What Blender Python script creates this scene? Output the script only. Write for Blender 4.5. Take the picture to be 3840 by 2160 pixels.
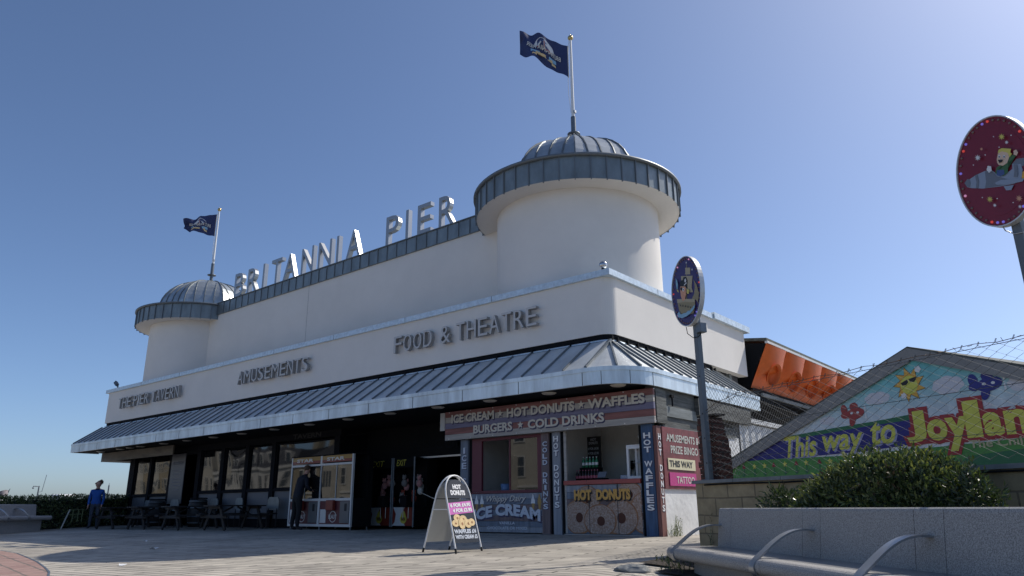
import bpy, bmesh, math, random
from mathutils import Vector, Matrix, noise
R = math.radians
random.seed(7)
for o in list(bpy.data.objects): bpy.data.objects.remove(o)
sc = bpy.context.scene
col = sc.collection

# ---------------------------------------------------------------- camera
cd = bpy.data.cameras.new('camera'); cam = bpy.data.objects.new('camera', cd); col.objects.link(cam)
cd.sensor_width = 36; cd.lens = 36*2726.66/3840; cd.clip_start = .05; cd.clip_end = 3000
def aim():
    p, r, y = R(16.8545), R(-0.42605), R(129.60535)
    F = Vector((math.cos(y)*math.cos(p), math.sin(y)*math.cos(p), math.sin(p)))
    Rt = Vector((math.sin(y), -math.cos(y), 0)); U = Rt.cross(F)
    R2 = Rt*math.cos(r)+U*math.sin(r); U2 = -Rt*math.sin(r)+U*math.cos(r)
    m = Matrix((R2, U2, -F)).transposed().to_4x4(); m.translation = (0, 0, .55)
    return m
cam.matrix_world = aim(); sc.camera = cam

# ---------------------------------------------------------------- sky, sun, exposure
SUN = Vector((.375, .875, 1)).normalized()
w = bpy.data.worlds.new('World'); sc.world = w; w.use_nodes = True
nt = w.node_tree; bg = nt.nodes['Background']
sky = nt.nodes.new('ShaderNodeTexSky'); sky.sky_type = 'NISHITA'; sky.sun_disc = False
sky.sun_elevation = math.asin(SUN.z); sky.sun_rotation = math.atan2(SUN.x, SUN.y)
sky.altitude = 0; sky.air_density = .7; sky.dust_density = 1.15; sky.ozone_density = 5.0
nt.links.new(sky.outputs[0], bg.inputs[0]); bg.inputs[1].default_value = .112
sl = bpy.data.lights.new('sun', 'SUN'); sl.energy = 3.4; sl.angle = R(.53); sl.color = (1, .94, .84)
so = bpy.data.objects.new('sun', sl); col.objects.link(so); so.location = (10, 20, 30)
so.rotation_euler = SUN.to_track_quat('Z', 'Y').to_euler()
sc.view_settings.view_transform = 'Standard'; sc.view_settings.look = 'None'
sc.view_settings.gamma = 1; sc.view_settings.exposure = .35
sc.cycles.max_bounces = 8

# ---------------------------------------------------------------- materials
def mat(name, c, rough=.6, metal=0., var=0., scale=6., c2=None, bump=0., bscale=40., spec=.5, emit=None, es=1., stretch=(1,1,1), ior=None, detail=6):
    m = bpy.data.materials.new(name); m.use_nodes = True
    n = m.node_tree; b = n.nodes['Principled BSDF']
    b.inputs['Base Color'].default_value = (*c, 1); b.inputs['Roughness'].default_value = rough
    b.inputs['Metallic'].default_value = metal; b.inputs['Specular IOR Level'].default_value = spec
    if ior: b.inputs['IOR'].default_value = ior
    if emit: b.inputs['Emission Color'].default_value = (*emit, 1); b.inputs['Emission Strength'].default_value = es
    if var or bump or c2:
        tc = n.nodes.new('ShaderNodeTexCoord'); mp = n.nodes.new('ShaderNodeMapping'); mp.inputs['Scale'].default_value = stretch
        n.links.new(tc.outputs['Object'], mp.inputs[0])
    if var or c2:
        nz = n.nodes.new('ShaderNodeTexNoise'); nz.inputs['Scale'].default_value = scale; nz.inputs['Detail'].default_value = detail
        nz.inputs['Roughness'].default_value = .65
        n.links.new(mp.outputs[0], nz.inputs['Vector'])
        cr = n.nodes.new('ShaderNodeValToRGB'); cr.color_ramp.elements[0].position = .35; cr.color_ramp.elements[1].position = .68
        a = c; bb = c2 if c2 else c
        if not c2:
            a = tuple(x*(1-var) for x in c); bb = tuple(min(1, x*(1+var)) for x in c)
        cr.color_ramp.elements[0].color = (*a, 1); cr.color_ramp.elements[1].color = (*bb, 1)
        n.links.new(nz.outputs['Fac'], cr.inputs[0]); n.links.new(cr.outputs[0], b.inputs['Base Color'])
    if bump:
        nb = n.nodes.new('ShaderNodeTexNoise'); nb.inputs['Scale'].default_value = bscale; nb.inputs['Detail'].default_value = 4
        n.links.new(mp.outputs[0], nb.inputs['Vector'])
        bp = n.nodes.new('ShaderNodeBump'); bp.inputs['Strength'].default_value = bump; bp.inputs['Distance'].default_value = .02
        n.links.new(nb.outputs['Fac'], bp.inputs['Height']); n.links.new(bp.outputs[0], b.inputs['Normal'])
    return m

def brickmat(name, c1, c2, cm, bw, bh, mortar, rot=(0,0,0), rough=.8, var=.25, vscale=3., bump=.4, offset=.5, scalev=(1,1,1), stains=False):
    m = bpy.data.materials.new(name); m.use_nodes = True
    n = m.node_tree; b = n.nodes['Principled BSDF']; b.inputs['Roughness'].default_value = rough
    tc = n.nodes.new('ShaderNodeTexCoord'); mp = n.nodes.new('ShaderNodeMapping'); mp.inputs['Rotation'].default_value = rot
    mp.inputs['Scale'].default_value = scalev
    n.links.new(tc.outputs['Object'], mp.inputs[0])
    br = n.nodes.new('ShaderNodeTexBrick'); br.inputs['Scale'].default_value = 1
    br.inputs['Color1'].default_value = (*c1, 1); br.inputs['Color2'].default_value = (*c2, 1); br.inputs['Mortar'].default_value = (*cm, 1)
    br.inputs['Brick Width'].default_value = bw; br.inputs['Row Height'].default_value = bh; br.inputs['Mortar Size'].default_value = mortar
    br.inputs['Mortar Smooth'].default_value = .3; br.offset = offset; br.inputs['Bias'].default_value = 0
    # wobble so that joints are not ruler straight
    nw = n.nodes.new('ShaderNodeTexNoise'); nw.inputs['Scale'].default_value = 1.3; n.links.new(mp.outputs[0], nw.inputs['Vector'])
    sc_ = n.nodes.new('ShaderNodeVectorMath'); sc_.operation = 'SCALE'; sc_.inputs['Scale'].default_value = bh*.22
    n.links.new(nw.outputs['Color'], sc_.inputs[0])
    ad = n.nodes.new('ShaderNodeVectorMath'); ad.operation = 'ADD'; n.links.new(mp.outputs[0], ad.inputs[0]); n.links.new(sc_.outputs[0], ad.inputs[1])
    n.links.new(ad.outputs[0], br.inputs['Vector'])
    nz = n.nodes.new('ShaderNodeTexNoise'); nz.inputs['Scale'].default_value = vscale; nz.inputs['Detail'].default_value = 8; nz.inputs['Roughness'].default_value = .7
    n.links.new(mp.outputs[0], nz.inputs['Vector'])
    mr = n.nodes.new('ShaderNodeMapRange'); mr.inputs[1].default_value = .3; mr.inputs[2].default_value = .7; mr.inputs[3].default_value = 1-var; mr.inputs[4].default_value = 1+var
    n.links.new(nz.outputs['Fac'], mr.inputs[0])
    mx = n.nodes.new('ShaderNodeVectorMath'); mx.operation = 'SCALE'; n.links.new(br.outputs['Color'], mx.inputs[0]); n.links.new(mr.outputs[0], mx.inputs['Scale'])
    last = mx
    if stains:
        vo = n.nodes.new('ShaderNodeTexVoronoi'); vo.inputs['Scale'].default_value = 2.2; n.links.new(tc.outputs['Object'], vo.inputs['Vector'])
        st = n.nodes.new('ShaderNodeMapRange'); st.inputs[1].default_value = .035; st.inputs[2].default_value = .075; st.inputs[3].default_value = .45; st.inputs[4].default_value = 1; n.links.new(vo.outputs['Distance'], st.inputs[0])
        n2 = n.nodes.new('ShaderNodeTexNoise'); n2.inputs['Scale'].default_value = .45; n2.inputs['Detail'].default_value = 7; n2.inputs['Roughness'].default_value = .65; n.links.new(tc.outputs['Object'], n2.inputs['Vector'])
        s2 = n.nodes.new('ShaderNodeMapRange'); s2.inputs[1].default_value = .35; s2.inputs[2].default_value = .62; s2.inputs[3].default_value = .74; s2.inputs[4].default_value = 1.08; n.links.new(n2.outputs['Fac'], s2.inputs[0])
        mu_ = n.nodes.new('ShaderNodeMath'); mu_.operation = 'MULTIPLY'; n.links.new(st.outputs[0], mu_.inputs[0]); n.links.new(s2.outputs[0], mu_.inputs[1])
        last = n.nodes.new('ShaderNodeVectorMath'); last.operation = 'SCALE'; n.links.new(mx.outputs[0], last.inputs[0]); n.links.new(mu_.outputs[0], last.inputs['Scale'])
    n.links.new(last.outputs[0], b.inputs['Base Color'])
    if bump:
        bp = n.nodes.new('ShaderNodeBump'); bp.inputs['Strength'].default_value = bump; bp.inputs['Distance'].default_value = .012; bp.invert = True
        n.links.new(br.outputs['Fac'], bp.inputs['Height']); n.links.new(bp.outputs[0], b.inputs['Normal'])
    return m

M = {}
def addm(k, *a, **kw): M[k] = mat(k, *a, **kw); return M[k]
addm('render_white', (.79,.755,.705), .85, 0, .035, .8, bump=.25, bscale=60, spec=.2)
addm('zinc_dark', (.20,.235,.25), .42, .35, .22, 2.2, stretch=(1,1,.4))
addm('zinc_mid', (.54,.565,.575), .46, .15, .16, 1.6, stretch=(1,1,.5))
addm('zinc_dome', (.42,.45,.46), .34, .65, .18, 1.6)
addm('zinc_seam', (.16,.18,.195), .5, .3)
addm('galv', (.60,.68,.73), .46, .45, .16, 9)
addm('galv_fascia', (.66,.74,.78), .44, .45, .22, 2.2, stretch=(1.2,1.2,.25))
addm('joint', (.06,.07,.08), .6)
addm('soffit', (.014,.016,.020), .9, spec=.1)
addm('black_paint', (.010,.011,.013), .8, spec=.12)
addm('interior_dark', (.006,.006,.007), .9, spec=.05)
addm('downlight', (.55,.52,.45), .4)
addm('letter_metal', (.36,.37,.38), .34, .75)
addm('letter_face', (.34,.355,.37), .35, .4)
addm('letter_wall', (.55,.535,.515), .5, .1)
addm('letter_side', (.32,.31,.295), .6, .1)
addm('white_paint', (.75,.75,.74), .4)
addm('white_plaster', (.74,.75,.75), .9, 0, .10, 1.6, bump=.5, bscale=9)
addm('brass', (.55,.42,.18), .3, .9)
addm('flag_blue', (.026,.040,.125), .7, 0, .12, 2)
addm('pub_dark', (.012,.013,.017), .8, spec=.12)
addm('pub_panel', (.13,.14,.16), .5, 0, .06, 2)
addm('glass', (.008,.009,.011), .03, 0, spec=.5, ior=1.55)
addm('glass_clear', (.012,.013,.014), .02, 0, spec=.6, ior=1.6)
addm('beam_wood', (.15,.125,.095), .6, .1, .35, 2.4, stretch=(.5,1,2))
addm('beam_under', (.30,.28,.25), .7)
addm('board_grey', (.10,.105,.12), .4)
addm('chalk', (.22,.22,.24), .8)
addm('wood_dark', (.022,.020,.020), .6, 0, .3, 5)
addm('barrel', (.018,.018,.02), .6, 0, .3, 6)
addm('steel', (.42,.43,.44), .35, .85, .08, 4)
addm('steel_dark', (.16,.18,.20), .5, .6, .2, 5)
addm('post_galv', (.15,.17,.185), .55, .4, .18, 5, stretch=(1,1,.3))
addm('chrome', (.55,.55,.56), .18, .95)
# kiosk
addm('plank_red', (.27,.115,.105), .7, 0, .28, 3, stretch=(.4,.4,6))
addm('plank_cream', (.42,.39,.36), .7, 0, .2, 3, stretch=(.4,.4,6))
addm('plank_blue', (.19,.18,.27), .7, 0, .22, 3, stretch=(.4,.4,6))
addm('plank_slate', (.16,.19,.24), .7, 0, .25, 3, stretch=(5,5,.4))
addm('plank_navy', (.055,.105,.20), .7, 0, .28, 3, stretch=(5,5,.4))
addm('plank_palegrey', (.27,.29,.33), .7, 0, .22, 3, stretch=(5,5,.4))
addm('plank_brown', (.17,.125,.125), .7, 0, .25, 3, stretch=(5,5,.4))
addm('plank_rust', (.20,.085,.075), .7, 0, .35, 3, stretch=(5,5,.4))
addm('letter_cream', (.66,.62,.55), .6)
addm('letter_white', (.80,.80,.80), .5)
addm('letter_pale', (.55,.60,.68), .5)
addm('shade_navy', (.055,.045,.10), .6)
addm('shade_black', (.012,.012,.014), .6)
addm('maroon', (.13,.022,.038), .5)
addm('counter_red', (.36,.075,.065), .45)
addm('donut', (.26,.11,.05), .8, 0, .3, 9, c2=(.42,.22,.11))
addm('sugar', (.30,.17,.105), .9, c2=(.56,.46,.40), scale=30, bump=.5, bscale=70)
addm('donut_hole', (.10,.035,.02), .8)
addm('donut_gold', (.72,.53,.27), .6, 0, .15, 14)
addm('orange_text', (.66,.36,.08), .5)
addm('kiosk_inner', (.80,.78,.74), .6, 0, .06, 2)
addm('kiosk_ceiling', (.7,.7,.68), .7)
addm('cone', (.42,.27,.10), .7)
addm('ice', (.75,.75,.76), .5)
addm('timber_old', (.10,.105,.10), .8, 0, .45, 3.2, stretch=(1,.5,5), bump=.4, bscale=14)
addm('timber_grey', (.19,.21,.21), .75, 0, .3, 2.6, stretch=(1,.5,3))
addm('sign_maroon', (.19,.040,.045), .6, 0, .3, 3.5)
addm('sign_letter', (.55,.55,.50), .6)
addm('cream', (.70,.64,.43), .6)
addm('ink', (.02,.02,.022), .6)
addm('magenta', (.50,.02,.20), .45)
addm('bottle_green', (.05,.25,.12), .2)
addm('bottle_dark', (.03,.012,.010), .2)
addm('label_pink', (.5,.12,.17), .5)
addm('blue_tub', (.12,.22,.42), .5)
addm('paper', (.55,.54,.52), .7)
# a-board
addm('poster_black', (.025,.027,.03), .3, 0, .15, 4)
addm('poster_pink', (.62,.16,.48), .35)
addm('board_back', (.42,.43,.42), .5)
addm('rubber', (.012,.012,.012), .7)
# claw machines
addm('claw_white', (.62,.62,.61), .4)
addm('claw_maroon', (.10,.018,.028), .4)
addm('claw_red', (.22,.035,.022), .4)
addm('claw_yellow', (.34,.19,.035), .4)
addm('claw_grey', (.13,.135,.14), .4)
addm('toy_pink', (.60,.30,.29), .9)
addm('toy_white', (.62,.60,.56), .9)
addm('toy_grey', (.25,.23,.22), .9)
addm('toy_red', (.40,.08,.05), .9)
addm('yellow_text', (.62,.55,.08), .5)
# right side
addm('orange_panel', (.66,.13,.022), .5, 0, .16, 1.2, spec=.45)
addm('orange_shadowside', (.42,.10,.03), .5, 0, .1, 1.6)
addm('roof_moss', (.16,.17,.15), .9, c2=(.07,.07,.06), scale=6)
addm('barge_white', (.66,.66,.64), .5)
addm('corr_white', (.62,.63,.63), .6, 0, .08, 3)
addm('barge_grey', (.26,.255,.245), .7, 0, .08, 2)
addm('mural_white', (.60,.62,.62), .6, 0, .06, 3)
addm('mural_cloud', (.62,.62,.66), .6)
addm('mural_blue', (.022,.022,.20), .5)
addm('mural_green', (.08,.27,.06), .5, 0, .1, 3)
addm('mural_green2', (.03,.16,.07), .5)
addm('mural_yellow', (.66,.64,.10), .5, 0, .08, 6)
addm('mural_red', (.36,.03,.035), .5)
addm('mural_orange', (.72,.40,.06), .5)
addm('mural_lilac', (.35,.35,.55), .5)
addm('mural_cream', (.50,.46,.27), .6)
addm('mural_tulip', (.30,.03,.04), .6)
addm('plane_blue', (.025,.03,.22), .5)
addm('plane_red', (.36,.05,.045), .5)
addm('wire', (.13,.133,.133), .75, .0, spec=.25)
addm('rust_wire', (.16,.10,.06), .7, .3)
addm('coping', (.20,.21,.21), .8, 0, .2, 5)
addm('soil', (.045,.036,.028), .95, 0, .4, 9, bump=.8, bscale=18)
def leafmat(k, c, t):
    m = addm(k, c, .34, spec=.6); n = m.node_tree; b = n.nodes['Principled BSDF']; out = n.nodes['Material Output']
    tr = n.nodes.new('ShaderNodeBsdfTranslucent'); tr.inputs[0].default_value = (*t, 1); mx = n.nodes.new('ShaderNodeMixShader'); mx.inputs[0].default_value = .22
    n.links.new(b.outputs[0], mx.inputs[1]); n.links.new(tr.outputs[0], mx.inputs[2]); n.links.new(mx.outputs[0], out.inputs[0])
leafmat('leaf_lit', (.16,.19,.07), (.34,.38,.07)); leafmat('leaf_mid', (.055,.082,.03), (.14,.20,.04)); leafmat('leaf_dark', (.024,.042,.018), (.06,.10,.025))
addm('leaf_brown', (.13,.09,.045), .6)
addm('leaf_pale', (.20,.23,.11), .5)
addm('twig', (.05,.040,.030), .9)
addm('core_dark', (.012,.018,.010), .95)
addm('sign_purple', (.045,.025,.125), .35, 0, .10, 3)
addm('sign_red', (.20,.012,.028), .35, 0, .06, 3)
addm('sign_rim', (.62,.62,.60), .35, .3)
addm('art_tan', (.42,.36,.24), .5)
addm('art_tan2', (.30,.25,.14), .5)
addm('art_black', (.012,.012,.014), .5)
addm('art_skin', (.66,.33,.20), .5)
addm('art_pale', (.72,.52,.38), .5)
addm('art_blue', (.25,.45,.60), .5)
addm('art_white', (.75,.75,.75), .5)
addm('art_grey', (.17,.19,.23), .45)
addm('art_steel', (.28,.33,.42), .45)
addm('art_green', (.05,.14,.05), .5)
addm('art_denim', (.06,.10,.25), .5)
addm('art_yellow', (.68,.58,.12), .5)
addm('art_flame', (.75,.40,.05), .5)
addm('bulb_off', (.22,.14,.13), .25)
addm('bulb_red', (.5,.06,.05), .3, emit=(1,.10,.08), es=.28)
addm('bulb_blue', (.12,.10,.5), .3, emit=(.30,.25,1), es=.28)
addm('bulb_pink', (.5,.2,.4), .3, emit=(1,.45,.75), es=.28)
# people
addm('skin', (.46,.26,.19), .6)
addm('hair_brown', (.10,.055,.03), .7)
addm('sweater', (.010,.085,.36), .8, 0, .12, 8)
addm('jeans', (.050,.060,.085), .85, 0, .15, 9)
addm('shoe', (.03,.025,.03), .6)
addm('navy', (.006,.008,.018), .8)
addm('black_cloth', (.008,.008,.010), .85)
# houses in the reflections
addm('house_cream', (.46,.43,.36), .85, 0, .08, 1)
addm('house_buff', (.34,.29,.20), .85, 0, .12, 1)
addm('house_white', (.58,.57,.53), .85, 0, .08, 1)
addm('slate', (.06,.062,.07), .7)
addm('house_glass', (.04,.05,.06), .1)
addm('tyre', (.02,.02,.02), .7)

M['granite'] = mat('granite', (.17,.162,.155), .6, 0, c2=(.50,.48,.45), scale=120, bump=.12, bscale=110, detail=3)
M['granite_dark'] = mat('granite_dark', (.17,.168,.165), .32, 0, c2=(.32,.315,.31), scale=80, detail=3)
M['granite_far'] = mat('granite_far', (.40,.38,.37), .7, 0, .12, 20)
M['deck'] = brickmat('deck', (.51,.465,.39), (.38,.345,.295), (.085,.078,.068), 1.5, .175, .018, rot=(0,0,R(-7)), rough=.75, var=.22, vscale=1.7, bump=.5, stains=True)
M['red_brick_paving'] = brickmat('red_brick_paving', (.36,.235,.20), (.29,.18,.155), (.17,.14,.12), .42, .30, .02, rot=(0,0,R(10)), rough=.85, var=.22, vscale=6)
M['stone_block'] = brickmat('stone_block', (.36,.28,.165), (.31,.245,.145), (.19,.15,.095), .46, .235, .010, rot=(R(90),0,0), rough=.9, var=.30, vscale=4, bump=.7)
M['brick_brown'] = brickmat('brick_brown', (.10,.038,.026), (.075,.030,.022), (.05,.035,.028), .23, .082, .010, rot=(R(90),0,0), rough=.9, var=.3, vscale=9, bump=.7)
M['ground'] = mat('ground', (.22,.21,.20), .9, 0, .2, 1.5)

def gradient(name, stops):
    m = bpy.data.materials.new(name); m.use_nodes = True; n = m.node_tree; b = n.nodes['Principled BSDF']; b.inputs['Roughness'].default_value = .55
    tc = n.nodes.new('ShaderNodeTexCoord'); sp = n.nodes.new('ShaderNodeSeparateXYZ'); n.links.new(tc.outputs['Object'], sp.inputs[0])
    mr = n.nodes.new('ShaderNodeMapRange'); mr.inputs[1].default_value = 1.3; mr.inputs[2].default_value = 2.45; n.links.new(sp.outputs[2], mr.inputs[0])
    cr = n.nodes.new('ShaderNodeValToRGB')
    for i, (p, c) in enumerate(stops):
        e = cr.color_ramp.elements[i] if i < 2 else cr.color_ramp.elements.new(p)
        e.position = p; e.color = (*c, 1)
    n.links.new(mr.outputs[0], cr.inputs[0])
    nz = n.nodes.new('ShaderNodeTexNoise'); nz.inputs['Scale'].default_value = 3; nz.inputs['Detail'].default_value = 6
    mp = n.nodes.new('ShaderNodeMapping'); mp.inputs['Scale'].default_value = (2.5,2.5,.5); n.links.new(tc.outputs['Object'], mp.inputs[0]); n.links.new(mp.outputs[0], nz.inputs['Vector'])
    m2 = n.nodes.new('ShaderNodeMapRange'); m2.inputs[1].default_value = .3; m2.inputs[2].default_value = .7; m2.inputs[3].default_value = .82; m2.inputs[4].default_value = 1.08
    n.links.new(nz.outputs['Fac'], m2.inputs[0])
    mx = n.nodes.new('ShaderNodeVectorMath'); mx.operation = 'SCALE'; n.links.new(cr.outputs[0], mx.inputs[0]); n.links.new(m2.outputs[0], mx.inputs['Scale'])
    n.links.new(mx.outputs[0], b.inputs['Base Color'])
    return m
M['mural_sky'] = gradient('mural_sky', [(0,(.74,.76,.78)),(1,(.14,.50,.50)),(.4,(.60,.69,.73)),(.75,(.22,.55,.57))])

# ---------------------------------------------------------------- helpers
WM = {}     # world matrix of every thing
def tag(o, label=None, cat=None, group=None, kind=None):
    if label: o['label'] = label
    if cat: o['category'] = cat
    if group: o['group'] = group
    if kind: o['kind'] = kind
    return o
def thing(name, label, cat, loc=(0,0,0), rz=0., group=None):
    o = bpy.data.objects.new(name, None); col.objects.link(o); o.empty_display_size = .2
    o.location = loc; o.rotation_euler = (0,0,rz)
    WM[o.name] = Matrix.Translation(loc) @ Matrix.Rotation(rz, 4, 'Z')
    return tag(o, label, cat, group)
def children(o): return [c for c in bpy.data.objects if c.parent == o]
def copy_tree(o, parent=None):
    c = o.copy(); col.objects.link(c)
    if parent: c.parent = parent
    for ch in children(o): copy_tree(ch, c)
    return c

class MB:
    """collects shapes; build() links them as one mesh object"""
    def __init__(s): s.v = []; s.f = []; s.mi = []; s.m = 0; s.T = Matrix.Identity(4); s.smooth = []; s.sm = False
    def mesh(s, vs, fs, smooth=None):
        b = len(s.v); s.v += [s.T @ Vector(p) for p in vs]
        for f in fs:
            s.f.append([b+i for i in f]); s.mi.append(s.m); s.smooth.append(s.sm if smooth is None else smooth)
    def box(s, x0, x1, y0, y1, z0, z1):
        s.mesh([(x0,y0,z0),(x1,y0,z0),(x1,y1,z0),(x0,y1,z0),(x0,y0,z1),(x1,y0,z1),(x1,y1,z1),(x0,y1,z1)],
               [(0,3,2,1),(4,5,6,7),(0,1,5,4),(1,2,6,5),(2,3,7,6),(3,0,4,7)])
    def bevbox(s, x0, x1, y0, y1, z0, z1, b=.01):
        bm = bmesh.new(); bmesh.ops.create_cube(bm, size=1)
        for v in bm.verts: v.co = Vector(((x0+x1)/2+v.co.x*(x1-x0), (y0+y1)/2+v.co.y*(y1-y0), (z0+z1)/2+v.co.z*(z1-z0)))
        bmesh.ops.bevel(bm, geom=bm.edges[:], offset=b, segments=2, affect='EDGES', profile=.6)
        bm.verts.index_update(); s.mesh([v.co[:] for v in bm.verts], [[v.index for v in f.verts] for f in bm.faces]); bm.free()
    def quad(s, *p): s.mesh(p, [list(range(len(p)))])
    def bar(s, a, b, w, h, up=(0,0,1)):
        a = Vector(a); b = Vector(b); d = (b-a).normalized(); u = Vector(up)
        if abs(d.dot(u)) > .99: u = Vector((1,0,0))
        x = d.cross(u).normalized(); y = x.cross(d)
        vs = []
        for p in (a, b):
            for i, j in ((-1,-1),(1,-1),(1,1),(-1,1)): vs.append(p+x*i*w/2+y*j*h/2)
        s.mesh(vs, [(3,2,1,0),(4,5,6,7),(0,1,5,4),(1,2,6,5),(2,3,7,6),(3,0,4,7)])
    def tube(s, pts, r, n=8, cap=True, smooth=True):
        pts = [Vector(p) for p in pts]; rs = r if isinstance(r, (list, tuple)) else [r]*len(pts)
        vs = []; fs = []; px = None
        for i, p in enumerate(pts):
            d = (pts[min(i+1, len(pts)-1)]-pts[max(i-1, 0)])
            d = d.normalized() if d.length > 1e-9 else Vector((0,0,1))
            if px is None: px = d.orthogonal().normalized()
            px = (px-d*px.dot(d)); px = px.normalized() if px.length > 1e-6 else d.orthogonal().normalized()
            py = d.cross(px)
            for k in range(n):
                a = 2*math.pi*k/n; vs.append(p+(px*math.cos(a)+py*math.sin(a))*rs[i])
        for i in range(len(pts)-1):
            for k in range(n):
                fs.append((i*n+k, i*n+(k+1)%n, (i+1)*n+(k+1)%n, (i+1)*n+k))
        s.mesh(vs, fs, smooth)
        if cap and n > 2:
            s.mesh(vs[:n], [list(range(n))[::-1]], False); s.mesh(vs[-n:], [list(range(n))], False)
    def lathe(s, prof, c=(0,0,0), n=24, a0=0., a1=2*math.pi, smooth=True):
        c = Vector(c); full = abs(a1-a0-2*math.pi) < 1e-6; cols = n if full else n+1
        vs = []; fs = []
        for k in range(cols):
            a = a0+(a1-a0)*k/n
            for r, z in prof: vs.append(c+Vector((r*math.cos(a), r*math.sin(a), z)))
        L = len(prof)
        for k in range(n):
            k2 = (k+1) % cols
            for i in range(L-1): fs.append((k*L+i, k2*L+i, k2*L+i+1, k*L+i+1))
        s.mesh(vs, fs, smooth)
    def sphere(s, c, r, n=10, sc=(1,1,1)):
        prof = [(max(1e-4, math.sin(math.pi*i/n)), -math.cos(math.pi*i/n)) for i in range(n+1)]
        T = s.T; s.T = T @ Matrix.Translation(c) @ Matrix.Diagonal((r*sc[0], r*sc[1], r*sc[2], 1))
        s.lathe(prof, (0,0,0), max(6, int(n*1.4))); s.T = T
    def poly(s, pts, th=.004, frame=None):
        """flat outline in the XZ plane of frame, front face at -Y, given thickness"""
        fr = frame or Matrix.Identity(4)
        area = sum(pts[i][0]*pts[(i+1)%len(pts)][1]-pts[(i+1)%len(pts)][0]*pts[i][1] for i in range(len(pts)))
        if area < 0: pts = pts[::-1]
        n = len(pts)
        vs = [fr @ Vector((p[0], 0, p[1])) for p in pts]+[fr @ Vector((p[0], th, p[1])) for p in pts]
        fs = [list(range(n)), [n+i for i in range(n)][::-1]]+[((i+1)%n, i, n+i, n+(i+1)%n) for i in range(n)]
        s.mesh(vs, fs, False)
    def build(s, name, mats, parent=None, loc=None, bevel=0):
        me = bpy.data.meshes.new(name)
        if parent is not None:
            inv = WM[parent.name].inverted()
        elif loc is not None: inv = Matrix.Translation(loc).inverted()
        else: inv = Matrix.Identity(4)
        me.from_pydata([(inv @ v)[:] for v in s.v], [], s.f)
        if not isinstance(mats, (list, tuple)): mats = [mats]
        for m in mats: me.materials.append(M[m] if isinstance(m, str) else m)
        me.polygons.foreach_set('material_index', s.mi); me.polygons.foreach_set('use_smooth', s.smooth)
        me.update()
        o = bpy.data.objects.new(name, me); col.objects.link(o)
        if parent is not None:
            o.parent = parent; WM[o.name] = WM[parent.name]
        else:
            if loc is not None: o.location = loc
            WM[o.name] = Matrix.Translation(loc or (0,0,0))
        if bevel:
            md = o.modifiers.new('bevel', 'BEVEL'); md.width = bevel; md.segments = 2; md.limit_method = 'ANGLE'
        return o

_tc = {}
def textmesh(body, bold=0., depth=.0, bev=0., shear=0.):
    k = (body, bold, depth, bev, shear)
    if k in _tc: return _tc[k]
    c = bpy.data.curves.new('t', 'FONT'); c.body = body; c.size = 1; c.offset = bold; c.extrude = depth; c.bevel_depth = bev; c.shear = shear
    c.resolution_u = 3
    o = bpy.data.objects.new('t', c); col.objects.link(o)
    dg = bpy.context.evaluated_depsgraph_get(); me = o.evaluated_get(dg).to_mesh()
    vs = [v.co.copy() for v in me.vertices]; fs = [list(p.vertices) for p in me.polygons]
    o.evaluated_get(dg).to_mesh_clear(); bpy.data.objects.remove(o); bpy.data.curves.remove(c)
    _tc[k] = (vs, fs); return vs, fs
def text(mb, body, frame, x0, x1, z0, z1, y=0., bold=.02, th=.004, shear=0., warp=None, faceidx=None):
    """text in the XZ plane of frame filling the box x0..x1, z0..z1; front face at -Y; warp(u,v)->(dx,dz)"""
    vs, fs = textmesh(body, bold, .5, 0, shear)
    if not vs: return
    ax = min(v.x for v in vs); bx = max(v.x for v in vs); ay = min(v.y for v in vs); by = max(v.y for v in vs)
    out = []
    for v in vs:
        u = (v.x-ax)/(bx-ax); t = (v.y-ay)/(by-ay)
        X = x0+(x1-x0)*u; Z = z0+(z1-z0)*t
        if warp:
            d = warp(u, t); X += d[0]; Z += d[1]
        out.append(frame @ Vector((X, y-v.z*2*th/2, Z)))
    if faceidx is None: mb.mesh(out, fs, False)
    else:
        # front faces get one material, sides another
        for f in fs:
            zs = [vs[i].z for i in f]; mb.m = faceidx[0] if min(zs) > .49 else faceidx[1]
            mb.mesh([out[i] for i in f], [list(range(len(f)))], False)
def fr(origin, xdir):
    """vertical frame: X along xdir (horizontal), Z up, -Y towards the viewer's side"""
    x = Vector((xdir[0], xdir[1], 0)).normalized(); z = Vector((0,0,1)); y = z.cross(x)
    m = Matrix((x, y, z)).transposed().to_4x4(); m.translation = origin
    return m
def ellipse(cx, cz, a, b, n=28, a0=0., a1=2*math.pi, rot=0.):
    out = []
    for i in range(n):
        t = a0+(a1-a0)*i/(n if abs(a1-a0-2*math.pi) < 1e-6 else n-1)
        x, z = a*math.cos(t), b*math.sin(t)
        out.append((cx+x*math.cos(rot)-z*math.sin(rot), cz+x*math.sin(rot)+z*math.cos(rot)))
    return out
def ringpoly(mb, cx, cz, r0, r1, frame, th=.004, n=32, sx=1., sz=1.):
    vs = []; fs = []
    for i in range(n):
        t = 2*math.pi*i/n
        for r in (r0, r1):
            for y in (0, th): vs.append(frame @ Vector((cx+r*sx*math.cos(t), y, cz+r*sz*math.sin(t))))
    for i in range(n):
        a = 4*i; b = 4*((i+1) % n)
        fs += [(a, b, b+2, a+2), (a+1, a+3, b+3, b+1), (a+2, b+2, b+3, a+3), (a, a+1, b+1, b)]
    mb.mesh(vs, fs, False)
def star(cx, cz, r, n=5, k=.42, rot=math.pi/2):
    return [(cx+(r if i % 2 == 0 else r*k)*math.cos(rot+math.pi*i/n), cz+(r if i % 2 == 0 else r*k)*math.sin(rot+math.pi*i/n)) for i in range(2*n)]
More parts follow.
